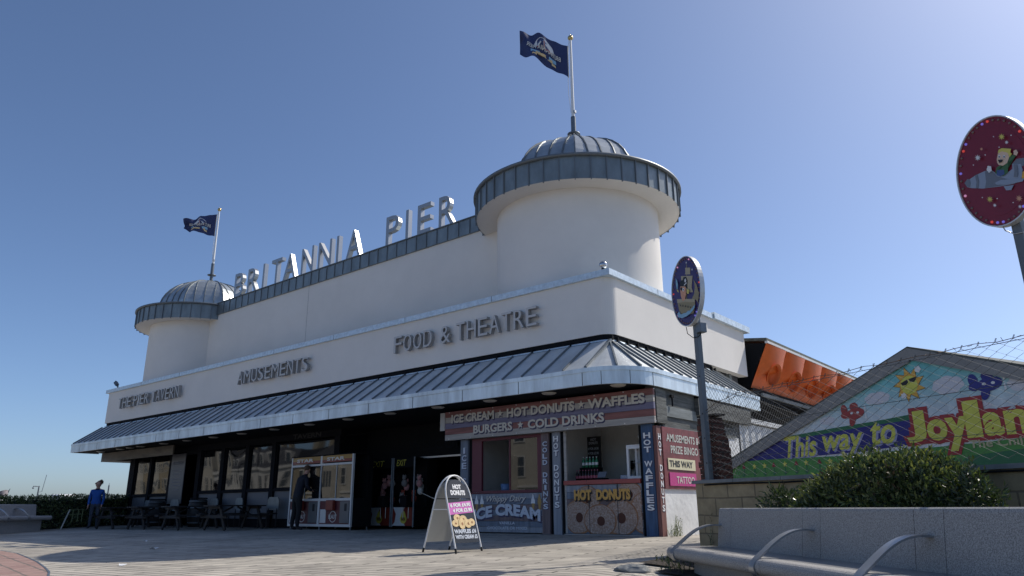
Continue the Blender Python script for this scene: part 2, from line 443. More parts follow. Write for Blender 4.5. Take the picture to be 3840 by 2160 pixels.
def leaf(mb, p, d, n, L, W):
    """one pointed leaf of four vertices with a fold"""
    d = d.normalized(); sd = d.cross(n)
    if sd.length < 1e-4: sd = d.orthogonal()
    sd.normalize(); up = sd.cross(d)
    b = len(mb.v)
    mb.v += [p, p+d*L*.45+sd*W*.5+up*W*.12, p+d*L-up*L*.10, p+d*L*.45-sd*W*.5+up*W*.12]
    mb.f.append([b, b+1, b+2, b+3]); mb.mi.append(mb.m); mb.smooth.append(False)
def rv(): 
    v = Vector((random.gauss(0,1), random.gauss(0,1), random.gauss(0,1))); return v.normalized() if v.length > 1e-6 else Vector((0,0,1))

def sm(t): t = max(0., min(1., t)); return t*t*(3-2*t)
def gz(x, y):
    z = -.03*(13-max(-10., min(13., y)))
    return z-.10*sm((x+5.2)/1.6)*sm((10.2-y)/1.5)*sm((y-1)/2)

# ================================================================ THE SETTING
def sheet(name, m, xs, ys, dz=0., inside=None):
    mb = MB(); idx = {}
    for i, x in enumerate(xs):
        for j, y in enumerate(ys): idx[i, j] = len(mb.v); mb.v.append(Vector((x, y, gz(x, y)+dz)))
    for i in range(len(xs)-1):
        for j in range(len(ys)-1):
            if inside and not inside((xs[i]+xs[i+1])/2, (ys[j]+ys[j+1])/2): continue
            mb.f.append([idx[i,j], idx[i+1,j], idx[i+1,j+1], idx[i,j+1]]); mb.mi.append(0); mb.smooth.append(True)
    return tag(mb.build(name, m), kind='structure')
def rng(a, b, s): return [a+s*i for i in range(int(round((b-a)/s))+1)]
GX = [-1500, -600, -300, -150]+rng(-120, -50, 10)+rng(-46, 10, .5)+[15, 25, 40, 80, 200, 600, 1500]
GY = [-1500, -500, -200, -100, -50, -30, -20]+rng(-10, 24, .5)+[30, 40, 60, 120, 300, 700, 1500]
sheet('ground', 'ground', GX, GY)
sheet('deck_paving', 'deck', rng(-46, -3.5, .5), rng(-10, 24, .5), .004)
sheet('road', mat('asphalt', (.055,.055,.058), .9, 0, .2, 3), rng(-110, 20, 10), [-22, -20, -12], .02)
# red brick paving with a curved edge, bottom left
edge = [(-21.5,5.7),(-18.6,5.55),(-17.0,5.38),(-15.5,5.08),(-14.1,4.78),(-12.8,4.45),(-11.9,4.2),(-11.2,3.95),(-10.4,3.6),(-9.6,3.2)]
mb = MB()
for i in range(len(edge)-1):
    a, b = edge[i], edge[i+1]
    for k in range(8):
        def q(p, k): return (p[0]-.0*k, p[1]-.5*k)
        P = [q(a, k+1), q(b, k+1), q(b, k), q(a, k)]
        mb.mesh([(x, y, gz(x, y)+.010) for x, y in P], [(0,1,2,3)])
tag(mb.build('brick_paving', 'red_brick_paving'), kind='structure')
mb = MB()
for i in range(len(edge)-1):       # steel edging strip
    a, b = edge[i], edge[i+1]
    mb.quad((a[0],a[1],gz(*a)+.014), (b[0],b[1],gz(*b)+.014), (b[0],b[1]+.03,gz(*b)+.014), (a[0],a[1]+.03,gz(*a)+.014))
tag(mb.build('paving_edge', 'steel_dark'), kind='structure')
# planting bed behind and beside the near bench
mb = MB()
bx = rng(-5.0, 2.5, .5); by = rng(3.5, 10.5, .5)
W0 = Vector((-4.74, 9.96, 0)); WD = Vector((.913, -.408, 0)).normalized(); WN = Vector((.408, .913, 0)).normalized()
BD = Vector((.735, -.678, 0)).normalized(); BN = Vector((.678, .735, 0)).normalized(); B0 = Vector((-4.00, 8.66, 0))
for x in bx:
    for y in by:
        q = Vector((x+.25, y+.25, 0))
        if (q-B0).dot(BN) > -.6 and (q-W0).dot(WN) < .5 and (q-B0).dot(BD) > -1.0:
            mb.mesh([(X, Y, gz(X, Y)+.03+.03*noise.noise((X*2, Y*2, 0))) for X, Y in ((x,y),(x+.5,y),(x+.5,y+.5),(x,y+.5))], [(0,1,2,3)], True)
tag(mb.build('planting_soil', 'soil'), kind='structure')

# ================================================================ PIER BUILDING
XL, XR, YF = -34.0, -8.2, 13.27      # band wall
bld = thing('pier_building', 'long white rendered pier pavilion with zinc awning and two domed round towers', 'building', (-21, 13.3, 0))
def arc(cx, cy, r, a0, a1, n=8): return [(cx+r*math.cos(a0+(a1-a0)*i/n), cy+r*math.sin(a0+(a1-a0)*i/n)) for i in range(n+1)]
def sweep(mb, path, prof, closed=False):
    """prof = [(offset outward, z)...] swept along plan path [(x,y,nx,ny)...]"""
    L = len(prof); vs = []; fs = []
    for x, y, nx, ny in path:
        for o, z in prof: vs.append((x+nx*o, y+ny*o, z))
    for i in range(len(path)-1):
        for j in range(L-1): fs.append((i*L+j, (i+1)*L+j, (i+1)*L+j+1, i*L+j+1))
    mb.mesh(vs, fs)
def cornerpath(xl, xr, yf, yb, r, n=10, left_return=None):
    p = []
    if left_return: p += [(xl, left_return, -1, 0), (xl, yf, -1, 0)]
    p += [(xl, yf, 0, -1)]+[(x, yf, 0, -1) for x in ()]
    for i in range(n+1):
        a = -math.pi/2+math.pi/2*i/n
        p.append((xr-r+r*math.cos(a), yf+r+r*math.sin(a), math.cos(a), math.sin(a)))
    p.append((xr, yb, 1, 0)); return p
mb = MB(); mb.sm = False
p = cornerpath(XL, XR, YF, 20.75, .32, 10, 20.75)
sweep(mb, p, [(0, 4.2), (0, 5.53)])
sweep(mb, p, [(-.25, 4.2), (0, 4.2)])
mb.quad((XR,20.75,4.2),(XR-.3,20.75,4.2),(XR-.3,20.75,5.53),(XR,20.75,5.53))
wl = mb.build('lower_wall', 'render_white', bld)
for pgn in wl.data.polygons: pgn.use_smooth = False
# roof slabs and inner volume (stops light leaking)
mb = MB(); mb.box(XL+.1, XR-.1, YF+.2, 20.7, 5.0, 5.2); mb.box(XL+.1, XR-.12, YF+.25, YF+.45, 4.0, 5.0); mb.box(XR-.5, XR-.3, YF+.4, 20.7, 4.0, 5.0)
mb.box(XL+.1, XL+.3, YF+.4, 28, 2.93, 5.0)
mb.build('flat_roof', 'slate', bld)
# coping
mb = MB()
mb.box(XL-.2, XR+.08, YF-.07, YF+.3, 5.51, 5.655)
mb.box(XR-.3, XR+.08, YF+.302, 18.52, 5.512, 5.653)
mb.box(XR-.3, XR+.12, 18.525, 20.95, 5.525, 5.70)
mb.box(XL-.2, XL+.2, YF+.302, 20.8, 5.512, 5.653)
mb.build('coping', 'galv', bld)
for x in (XL+3.2, XL+6.4, XL+9.6, XL+12.8, XL+16, XL+19.2, XL+22.4):
    mb = MB(); mb.box(x, x+.012, YF-.073, YF-.07, 5.512, 5.654); mb.build('coping_joint', 'joint', bld)
for y in (15.4, 17.0):
    mb = MB(); mb.box(XR+.08, XR+.083, y, y+.012, 5.514, 5.652); mb.build('coping_joint', 'joint', bld)
# movement joint in the upper wall
# upper wall
YU = 15.03
mb = MB(); mb.box(-31.2, -10.6, YU, YU+5, 5.2, 8.5); mb.build('upper_wall', 'render_white', bld)
mb = MB(); mb.box(-22.18, -22.165, YU-.003, YU, 5.2, 8.48); mb.build('movement_joint', 'letter_side', bld)
mb = MB(); mb.box(-28.9, -12.6, YU-.06, YU+4.9, 8.48, 8.97); pb = mb.build('parapet_band', 'zinc_dark', bld)
mb = MB()
x = -28.6
while x < -13.0:
    mb.box(x, x+.022, YU-.085, YU-.06, 8.485, 8.96); x += .47
mb.box(-28.9, -12.6, YU-.10, YU+.35, 8.97, 9.0)
mb.build('seam', 'zinc_seam', pb)
mb = MB(); mb.box(-30.9, -11.2, 19.4, 19.9, 8.98, 9.02); mb.build('roof_upstand', 'zinc_seam', bld)
# towers
TR = 2.25; RR = 2.84
def tower(cx, cy):
    mb = MB(); mb.lathe([(TR, 5.2), (TR, 8.32)], (cx, cy, 0), 72); t = mb.build('tower', 'render_white', bld)
    mb = MB(); mb.lathe([(TR-.1, 8.30), (RR-.01, 8.295)], (cx, cy, 0), 72); mb.build('overhang_soffit', 'render_white', t)
    mb = MB(); mb.lathe([(RR, 8.28), (RR, 8.92)], (cx, cy, 0), 45, smooth=False); mb.build('ring_band', 'zinc_dark', t)
    mb = MB()
    for k in range(45):
        a = 2*math.pi*k/45; mb.T = Matrix.Translation((cx, cy, 0)) @ Matrix.Rotation(a, 4, 'Z'); mb.box(RR-.01, RR+.035, -.013, .013, 8.25, 8.90)
    mb.T = Matrix.Identity(4)
    mb.lathe([(RR+.01, 8.885), (RR+.085, 8.89), (RR+.085, 8.95), (RR-.2, 8.99), (1.9, 9.12)], (cx, cy, 0), 64)
    mb.build('ring_seam', 'zinc_seam', t)
    # octagonal ribbed dome
    def dome_r(t): return 2.06*max(0,math.cos(t*math.pi/2))**.95, 9.08+1.57*math.sin(t*math.pi/2)
    NP = 10; mb = MB()
    for f in range(8):
        a0 = math.pi/8*(2*f-1)+R(12); a1 = a0+math.pi/4
        vs = []; fs = []
        for i in range(NP+1):
            r, z = dome_r(i/NP); r = max(r, .02)
            for a in (a0, a1): vs.append((cx+r*math.cos(a), cy+r*math.sin(a), z))
        for i in range(NP): fs.append((2*i, 2*i+1, 2*i+3, 2*i+2))
        mb.mesh(vs, fs, False)
    mb.build('dome', 'zinc_dome', t)
    mb = MB()
    for f in range(8):
        a0 = math.pi/8*(2*f-1)+R(12); a1 = a0+math.pi/4
        for s in (0, .25, .5, .75):
            pts = []
            for i in range(NP+1):
                r, z = dome_r(i/NP); A = Vector((math.cos(a0), math.sin(a0)))*r; B = Vector((math.cos(a1), math.sin(a1)))*r
                # ribs run parallel up the facet and die into the hips
                if s == 0: q = A
                else:
                    rb = dome_r(0)[0]; half = rb*math.sin(math.pi/8); off = (s-.5)*2*half
                    mid = (A+B)/2; lim = (B-A).length/2
                    if abs(off) > lim: break
                    q = mid+(B-A).normalized()*off
                pts.append((cx+q.x, cy+q.y, z))
            for i in range(len(pts)-1): mb.bar(pts[i], pts[i+1], .035, .07 if s == 0 else .055, up=(pts[i][0]-cx, pts[i][1]-cy, .6))
    mb.lathe([(.30, 10.58), (.30, 10.70), (.001, 10.74)], (cx, cy, 0), 16)
    mb.build('dome_rib', 'zinc_seam', t)
    return t
TWR, TWL = (-10.76, 15.9), (-31.3, 15.9)
tower(*TWR); tower(*TWL)

# awning
def awn_outer():
    return [(XL-.0, 12.10, 0, -1)]
ZT, ZB = 4.02, 3.22
front = [((x, 13.22), (x, 12.10)) for x in [XL+.55*i for i in range(int((XR+.05-XL)/.55)+1)]]
XA = -8.12; RA = 1.03
fan = []
for i in range(13):
    a = -math.pi/2+math.pi/2*i/12
    fan.append(((XR-.02+.12*math.cos(a)*0, 13.25+.0), (XA+RA*math.cos(a), 12.10+RA+RA*math.sin(a))))
side = [((XR+.03, y), (-7.07, y)) for y in [13.5+.43*i for i in range(12)]+[18.45]]
rows = [((XL, 13.22), (XL, 12.10)), ((XA, 13.22), (XA, 12.10))]+fan+side
mb = MB()
vs = []; fs = []
for (a, b) in rows: vs += [(a[0], a[1], ZT), (b[0], b[1], ZB), (b[0], b[1], ZB-.03), (a[0], a[1], ZT-.05)]
for i in range(len(rows)-1):
    fs += [(4*i, 4*i+1, 4*i+5, 4*i+4), (4*i+1, 4*i+2, 4*i+6, 4*i+5)]
mb.mesh(vs, fs)
aw = mb.build('awning', 'zinc_mid', bld)
mb = MB()
def seam(a, b, wd=.026, h=.045):
    A = Vector((a[0], a[1], ZT)); B = Vector((b[0], b[1], ZB)); d = (B-A)
    nrm = Vector((0,0,1)); mb.bar(A+d*.02+Vector((0,0,h/2)), B-d*.035+Vector((0,0,h/2)), wd, h)
for a, b in front[1:]: seam(a, b)
for i in (0, 5, 9, 12): seam(fan[i][0], fan[i][1], .035, .05)
for a, b in side: seam(a, b)
seam((XL+.01, 13.22), (XL+.01, 12.10), .03, .05)
mb.build('standing_seam', 'zinc_seam', aw)
# dark upstand above the awning and bright flashing
mb = MB()
pth = cornerpath(XL+.12, XR-.03, YF+.03, 18.4, .25, 8)
sweep(mb, pth, [(0, 3.95), (0, 4.21)]); mb.build('upstand', 'black_paint', bld)
mb = MB(); sweep(mb, cornerpath(XL+.1, XR-.02, YF+.0, 18.4, .25, 8), [(.02, 4.07), (.035, 4.03), (.06, 4.025)]); mb.build('flashing', 'galv', bld)
for a, b in front[1::2]:
    mb = MB(); mb.box(a[0]-.015, a[0]+.015, YF-.05, YF+.02, 4.03, 4.12); mb.build('bracket', 'black_paint', bld)
for a, b in side[::1]:
    mb = MB(); mb.box(XR-.02, XR+.05, a[1]-.015, a[1]+.015, 4.03, 4.13); mb.build('bracket', 'black_paint', bld)
# fascia
fp = [(XL, 12.10, 0, -1), (XA, 12.10, 0, -1)]
for i in range(1, 15):
    a = -math.pi/2+math.pi/2*i/14; fp.append((XA+RA*math.cos(a), 12.10+RA+RA*math.sin(a), math.cos(a), math.sin(a)))
fp.append((-7.07, 18.5, 1, 0))
mb = MB(); sweep(mb, fp, [(-.06, 2.895), (0, 2.895), (0, 3.16), (.02, 3.16), (.02, 3.245), (-.05, 3.25)])
mb.quad((XL,12.10,2.895),(XL,12.10,3.245),(XL,13.22,4.0),(XL,13.22,2.895))
mb.quad((-7.07,18.5,2.895),(XR,18.5,2.895),(XR,18.5,4.0),(-7.07,18.5,3.245))
fa = mb.build('fascia', 'galv_fascia', bld)
x = XL+.9
while x < XA:
    mb = MB(); mb.box(x, x+.014, 12.097, 12.10, 2.896, 3.158); mb.build('fascia_joint', 'joint', fa); x += 1.66
for i in (3, 8, 13):
    mb = MB(); X, Y, nx, ny = fp[1+i]; mb.T = Matrix.Translation((X, Y, 0)) @ Matrix.Rotation(math.atan2(ny, nx), 4, 'Z'); mb.box(0, .003, -.006, .006, 2.896, 3.158); mb.T = Matrix.Identity(4); mb.build('fascia_joint', 'joint', fa)
for y in (14.9, 16.6):
    mb = MB(); mb.box(-7.07, -7.067, y, y+.014, 2.896, 3.158); mb.build('fascia_joint', 'joint', fa)
# soffit
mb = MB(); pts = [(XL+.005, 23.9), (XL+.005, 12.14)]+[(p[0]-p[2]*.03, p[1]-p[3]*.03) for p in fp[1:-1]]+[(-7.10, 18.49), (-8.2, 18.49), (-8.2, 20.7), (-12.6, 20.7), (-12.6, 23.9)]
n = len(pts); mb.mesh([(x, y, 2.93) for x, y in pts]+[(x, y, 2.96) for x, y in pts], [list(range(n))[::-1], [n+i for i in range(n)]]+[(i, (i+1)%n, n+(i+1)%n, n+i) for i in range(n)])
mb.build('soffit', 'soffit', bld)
for x, y in ((-7.73,12.7),(-9.42,12.61),(-11.12,12.61),(-12.81,12.6),(-14.56,12.6),(-16.36,12.66),(-18.22,12.72),(-20.11,12.78),(-21.99,12.8),(-23.8,12.82),(-25.6,12.82),(-27.34,12.82),(-29.21,12.83),(-30.12,12.83),(-31,12.83),(-32.86,12.84)):
    mb = MB(); mb.lathe([(.001,2.905),(.13,2.905),(.165,2.93)], (x, y, 0), 20); mb.build('downlight', 'downlight', bld)
# dropped beam at the tavern end
mb = MB(); mb.box(-33.62, -27.35, 13.2, 13.26, 2.55, 2.90); mb.box(-33.62, -33.56, 13.263, 19, 2.553, 2.897); mb.build('dropped_beam', 'beam_wood', bld)
mb = MB(); mb.box(-33.55, -32.5, 13.265, 19, 2.56, 2.60); mb.build('beam_underside', 'beam_under', bld)

# tavern front
YP = 14.0
pub = bld
mb = MB()
mb.box(-32.55, -18.4, YP, YP+.15, 2.72, 2.925)              # header
mb.box(-32.55, -28.5, YP+.02, YP+.15, 0, .28); mb.box(-26.95, -18.4, YP+.02, YP+.15, 0, .28)
mull = [(-32.58,-32.12),(-30.80,-30.60),(-29.08,-28.86),(-26.96,-26.70),(-25.26,-25.02),(-23.64,-23.42),(-22.02,-21.80),(-18.66,-18.40)]
for a, b in mull: mb.box(a, b, YP-.03, YP+.14, .003, 2.718)
mb.box(-32.1, -28.9, YP-.012, YP+.13, 1.10, 1.18); mb.box(-26.8, -18.5, YP-.012, YP+.13, 1.14, 1.22)
mb.box(-27.9, -26.9, YP-.02, YP+.1, 2.60, 2.715)
mb.box(-32.58, -32.45, YP+.15, 23.9, 0, 2.925); mb.box(-18.5, -18.40, YP+.15, 23.9, 0, 2.925)
mb.build('tavern_frame', 'pub_dark', bld)
for a, b, z0, z1, dz in ((-32.1,-30.8,.30,1.10,2.69),(-30.6,-29.08,.30,1.10,2.69),(-26.7,-25.26,.28,1.14,2.74),(-25.02,-23.64,.28,1.14,2.74),(-23.42,-22.02,.28,1.14,2.74),(-21.8,-18.66,.28,1.14,2.66)):
    mb = MB(); mb.box(a+.02, b-.02, YP+.05, YP+.09, z0, z1); mb.build('spandrel_panel', 'pub_panel', bld)
    win = MB(); z = z1+.08
    win.box(a, b, YP+.02, YP+.08, dz-.04, dz); win.box(a, a+.035, YP+.02, YP+.08, z, dz-.04); win.box(b-.035, b, YP+.02, YP+.08, z, dz-.04); win.box(a+.035, b-.035, YP+.02, YP+.08, z, z+.03)
    wo = win.build('window', 'pub_dark', bld)
    g = MB(); nn = 8
    # panes bow very slightly, which bends what they mirror
    k = random.uniform(-.006, .006); vs = []
    for i in range(nn+1):
        for j in range(nn+1):
            u, v_ = i/nn, j/nn; vs.append((a+.036+(b-a-.072)*u, YP+.05+k*math.sin(math.pi*u)*math.sin(math.pi*v_)+.0015*math.sin(7*u+3*v_), z+.031+(dz-.042-z-.031)*v_))
    fs = [(i*(nn+1)+j, (i+1)*(nn+1)+j, (i+1)*(nn+1)+j+1, i*(nn+1)+j+1) for i in range(nn) for j in range(nn)]
    g.mesh(vs, fs, True); g.build('pane', 'glass', wo)
mb = MB(); mb.bevbox(-28.86, -27.78, YP-.06, YP-.02, .80, 2.66); bo = mb.build('menu_board', 'board_grey', bld)
mb = MB(); F = fr((-28.86, YP-.064, 0), (1,0))
text(mb, 'PIER TAVERN', F, .15, .95, 2.25, 2.38, bold=0)
for z, a, b in ((2.0,.2,.9),(1.88,.3,.8),(1.7,.15,.92),(1.58,.2,.88),(1.46,.18,.9),(1.30,.3,.75)): mb.box(*[0]*6) if False else mb.mesh([F @ Vector((a,-.001,z)), F @ Vector((b,-.001,z)), F @ Vector((b,-.001,z+.035)), F @ Vector((a,-.001,z+.035))], [(0,1,2,3)])
mb.build('board_lettering', 'chalk', bo)
mb = MB(); mb.box(-27.76, -26.96, YP+.5, YP+.56, .02, 2.6); d = mb.build('tavern_door', 'pub_dark', bld)
mb = MB(); mb.tube([(-27.1, YP+.46, .95), (-27.1, YP+.46, 1.5)], .018, 8); mb.build('handle', 'steel', d)
# dim rooms
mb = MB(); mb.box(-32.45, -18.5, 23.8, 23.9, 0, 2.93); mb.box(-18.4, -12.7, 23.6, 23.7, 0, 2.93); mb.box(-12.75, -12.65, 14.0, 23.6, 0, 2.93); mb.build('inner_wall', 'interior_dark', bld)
# entrance signs
mb = MB(); mb.box(-21.6, -17.2, YP+.02, YP+.06, 2.70, 2.71) ; mb.box(-18.3, -13.2, 14.95, 15.0, 2.0, 2.92); es = mb.build('entrance_sign_panel', 'black_paint', bld)
mb = MB(); text(mb, 'WELCOME', fr((-16.4, 14.946, 0), (1,0)), 0, 2.6, 2.18, 2.5); mb.build('entrance_lettering', 'soffit', es)
mb = MB(); text(mb, 'TAVERN', fr((-20.9, YP-.002, 0), (1,0)), 0, 1.5, 2.745, 2.90); mb.build('entrance_lettering', 'barrel', es)
mb = MB(); mb.box(-18.3, -13.2, 14.93, 14.99, 1.95, 1.995); mb.build('entrance_trim', 'steel', es)

# ================================================================ ROOF AND WALL LETTERS
def lettersign(name, label, letters, y, z0, z1, depth, matf, mats_, bold, group=None):
    x0 = min(l[1] for l in letters)
    t = thing(name, label, 'sign', (x0, y, z0), 0, group)
    for ch, a, b in letters:
        mb = MB(); mb.m = 0
        text(mb, ch, fr((0, y-depth/2, 0), (1,0)), a, b, z0, z1, bold=bold, th=depth, faceidx=(1, 0))
        # recessed lighter face
        o = mb.build('letter', [mats_, matf], t)
        md = o.modifiers.new('bevel', 'BEVEL'); md.width = .012; md.segments = 1; md.limit_method = 'ANGLE'; md.angle_limit = R(50)
    return t
RL = [('B',-27.42,-26.72),('R',-26.42,-25.70),('I',-25.32,-25.20),('T',-24.72,-24.0),('A',-23.88,-23.05),('N',-22.70,-21.95),('N',-21.65,-20.86),('I',-20.57,-20.44),('A',-20.0,-19.22),('P',-17.88,-17.25),('I',-16.90,-16.77),('E',-16.34,-15.72),('R',-15.36,-14.70)]
lettersign('roof_sign', 'tall silver capital letters spelling BRITANNIA PIER along the roof edge', RL, 15.12, 9.0, 10.02, .16, 'letter_face', 'letter_metal', .0)
def spread(words, spans):
    out = []
    for wd, (a, b) in zip(words, spans):
        wts = [{'I': .35, 'M': 1.25, 'W': 1.3, '&': 1.1}.get(c, 1.) for c in wd]; gap = .24
        tot = sum(wts)+gap*(len(wd)-1); u = (b-a)/tot; x = a
        for c, wt in zip(wd, wts): out.append((c, x, x+wt*u)); x += (wt+gap)*u
    return out
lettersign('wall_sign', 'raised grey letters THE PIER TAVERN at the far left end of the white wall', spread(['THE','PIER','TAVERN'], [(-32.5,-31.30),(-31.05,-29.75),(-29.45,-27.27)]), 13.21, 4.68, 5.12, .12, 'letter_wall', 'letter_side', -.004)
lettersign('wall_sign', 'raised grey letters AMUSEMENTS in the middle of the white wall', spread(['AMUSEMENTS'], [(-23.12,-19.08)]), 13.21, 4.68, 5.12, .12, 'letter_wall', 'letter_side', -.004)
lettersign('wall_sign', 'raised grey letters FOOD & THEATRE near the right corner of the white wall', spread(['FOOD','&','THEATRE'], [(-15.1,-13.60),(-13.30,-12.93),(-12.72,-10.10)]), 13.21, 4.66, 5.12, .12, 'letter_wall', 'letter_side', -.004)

# ================================================================ FLAGPOLES AND FLAGS
def flagpole(c, label):
    x, y = c; t = thing('flagpole', label, 'flagpole', (x, y, 10.8), 0, 'flagpoles on the domes')
    mb = MB(); mb.tube([(x,y,11.5),(x,y,14.25)], [.052,.034], 12); mb.build('pole', 'white_paint', t)
    mb = MB(); mb.tube([(x,y,10.78),(x,y,11.6)], .075, 12); mb.lathe([(.0751,11.02),(.19,11.02),(.19,11.045),(.0751,11.05)], (x,y,0), 16); mb.build('base_sleeve', 'steel_dark', t)
    mb = MB(); mb.sphere((x,y,14.33), .085, 12); mb.tube([(x,y,14.38),(x,y,14.47)], [.02,.004], 6); mb.build('finial', 'brass', t)
    mb = MB(); mb.tube([(x-.05,y-.03,14.22),(x-.10,y-.05,13.2),(x-.10,y-.05,12.4),(x-.05,y-.03,11.75)], .006, 5); mb.build('halyard', 'letter_cream', t)
    mb = MB(); mb.box(x+.04, x+.09, y-.04, y+.04, 11.72, 11.80); mb.build('cleat', 'steel', t)
    return t
flagpole(TWR, 'white flagpole with gold ball on the near right dome'); flagpole(TWL, 'white flagpole with ball finial on the far left dome')

def flag(c, label, top, bot, fd, L, sag, seed, droop):
    """flag mesh flying along fd from the pole, with cloth waves; emblem pieces follow the cloth"""
    x, y = c; t = thing('flag', label, 'flag', (x-.1, y-.05, bot), 0, 'blue pier flags')
    fd = Vector((fd[0], fd[1], 0)).normalized(); sd = Vector((-fd.y, fd.x, 0)); H_ = top-bot
    rnd = random.Random(seed); ph = rnd.uniform(0, 6)
    def S(u, v, off=0.):
        X = Vector((x, y, 0))+fd*(.09+L*u*(1-.07*math.sin(u*3)))
        wv = .16*u**.8*math.sin(8.5*u+2.2*v+ph)+.07*u*math.sin(17*u-4*v+ph)+.03*math.sin(26*u+9*v)*u
        z = bot+H_*v+sag(u, v)
        p = X+sd*(wv+off); p.z = z+.05*u*math.sin(11*u+5*v+ph)+.03*u*math.sin(21*u+2*v); return p
    n, m = 40, 22; mb = MB(); vs = [S(i/n, j/m) for i in range(n+1) for j in range(m+1)]
    fs = [(i*(m+1)+j, (i+1)*(m+1)+j, (i+1)*(m+1)+j+1, i*(m+1)+j+1) for i in range(n) for j in range(m)]
    mb.mesh(vs, fs, True); mb.build('cloth', 'flag_blue', t)
    def patch(name, m_, polys, off):
        for k, pts in enumerate(polys):
            mb = MB()
            # fine triangulation of the outline by fan round its centre, draped on both sides of the cloth
            cu = sum(p[0] for p in pts)/len(pts); cv = sum(p[1] for p in pts)/len(pts)
            for sgn in (1, -1):
                o = sgn*(off+.0006*k); ring = pts; b = [S(cu, cv, o)]+[S(*p, o) for p in ring]
                mb.mesh(b, [(0, 1+i, 1+(i+1) % len(ring)) for i in range(len(ring))], True)
            mb.build(name, m_, t)
    def rect(a, b, c_, d): return [(a,c_),((a+b)/2,c_),(b,c_),(b,d),((a+b)/2,d),(a,d)]
    e = lambda cx, cy, a, b, t0, t1, n=14: [(cx+a*math.cos(t0+(t1-t0)*i/n), cy+b*math.sin(t0+(t1-t0)*i/n)) for i in range(n+1)]
    patch('emblem_arch', 'art_white', [e(.52,.52,.215,.36,0,math.pi)+[(.30,.50),(.74,.50)]], .006)
    patch('emblem_jack', 'art_denim', [e(.52,.52,.165,.27,0,math.pi)], .012)
    patch('emblem_cross', 'mural_white', [[(.50,.79),(.54,.79),(.54,.5),(.50,.5)],[(.36,.56),(.44,.72),(.46,.70),(.40,.54)],[(.68,.56),(.60,.72),(.58,.70),(.64,.54)]], .016)
    patch('emblem_red', 'mural_red', [[(.51,.79),(.53,.79),(.53,.5),(.51,.5)],rect(.36,.68,.50,.55)], .022)
    patch('emblem_sea', 'art_blue', [rect(.26,.42,.24,.36),rect(.62,.80,.24,.36)], .006)
    patch('emblem_ribbon', 'donut_gold', [[(.34,.30),(.52,.34),(.70,.30),(.70,.20),(.52,.24),(.34,.20)],[(.28,.20),(.36,.22),(.36,.13),(.26,.12)],[(.76,.20),(.68,.22),(.68,.13),(.78,.12)]], .018)
    # lettering reads correctly from the far side only, mirrored on this side
    for sgn in (1, -1):
        mb = MB(); vs, fs = textmesh('BRITANNIA PIER', .02, 0)
        ax = min(v.x for v in vs); bx_ = max(v.x for v in vs); ay = min(v.y for v in vs); by_ = max(v.y for v in vs)
        out = []
        for v in vs:
            u = .16+.72*(v.x-ax)/(bx_-ax); q = (v.y-ay)/(by_-ay); vv = .37+.06*math.sin(math.pi*(u-.16)/.72)+.15*q
            out.append(S(u, vv, sgn*.03))
        mb.mesh(out, fs, True); mb.build('emblem_lettering', 'letter_cream', t)
    mb = MB(); mb.tube([S(0,j/8) for j in range(9)], .014, 6); mb.build('hoist_rope', 'letter_cream', t)
    return t
# flying towards the left of the picture and a little towards the viewer
flag(TWR, 'large blue flag with pier crest blowing out from the right dome', 14.05, 12.95, (-.80,-.60), 1.48, lambda u, v: .60*u+.10*u*u*v+.30*u*(1-v), 3, 0)
flag(TWL, 'blue flag with pier crest folding over on the left dome', 14.10, 12.98, (-.78,-.63), 1.56, lambda u, v: -.12*u-.22*u*v+.36*u*(1-v)+.12*u, 9, 1)

# camera dome and floodlight on the coping corners
t = thing('dome_camera', 'small chrome ball camera standing on the coping corner', 'security camera', (-8.35, 13.35, 5.655))
mb = MB(); mb.sphere((-8.35,13.33,5.80), .095, 14); mb.build('ball', 'chrome', t)
mb = MB(); mb.tube([(-8.35,13.33,5.655),(-8.35,13.33,5.72)], .045, 10); mb.build('foot', 'black_paint', t)
t = thing('floodlight', 'small floodlight on the far left end of the coping', 'floodlight', (-33.3, 13.35, 5.655))
mb = MB(); mb.tube([(-33.3,13.3,5.655),(-33.3,13.3,5.8)], .03, 8); mb.build('bracket', 'steel_dark', t)
mb = MB(); mb.T = Matrix.Translation((-33.3,13.22,5.86)) @ Matrix.Rotation(R(35),4,'Y') @ Matrix.Rotation(R(-25),4,'X'); mb.bevbox(-.13,.13,-.06,.06,-.07,.07,.02); mb.build('lamp_head', 'steel_dark', t)

# ================================================================ FOOD KIOSK
KY = 13.30
kz = -.10
kio = thing('food_kiosk', 'ice cream and donut kiosk under the awning with striped painted boards', 'kiosk', (-10, KY, 0))
FK = fr((0, KY, 0), (1,0))
def planks(mb, x0, x1, y0, y1, z0, z1, n, mats_seq, axis='z', gap=.006):
    for i in range(n):
        a = z0+(z1-z0)*i/n; b = z0+(z1-z0)*(i+1)/n-gap
        mb.m = mats_seq[i % len(mats_seq)]; mb.box(x0, x1, y0, y1, a, b)
    mb.m = 0
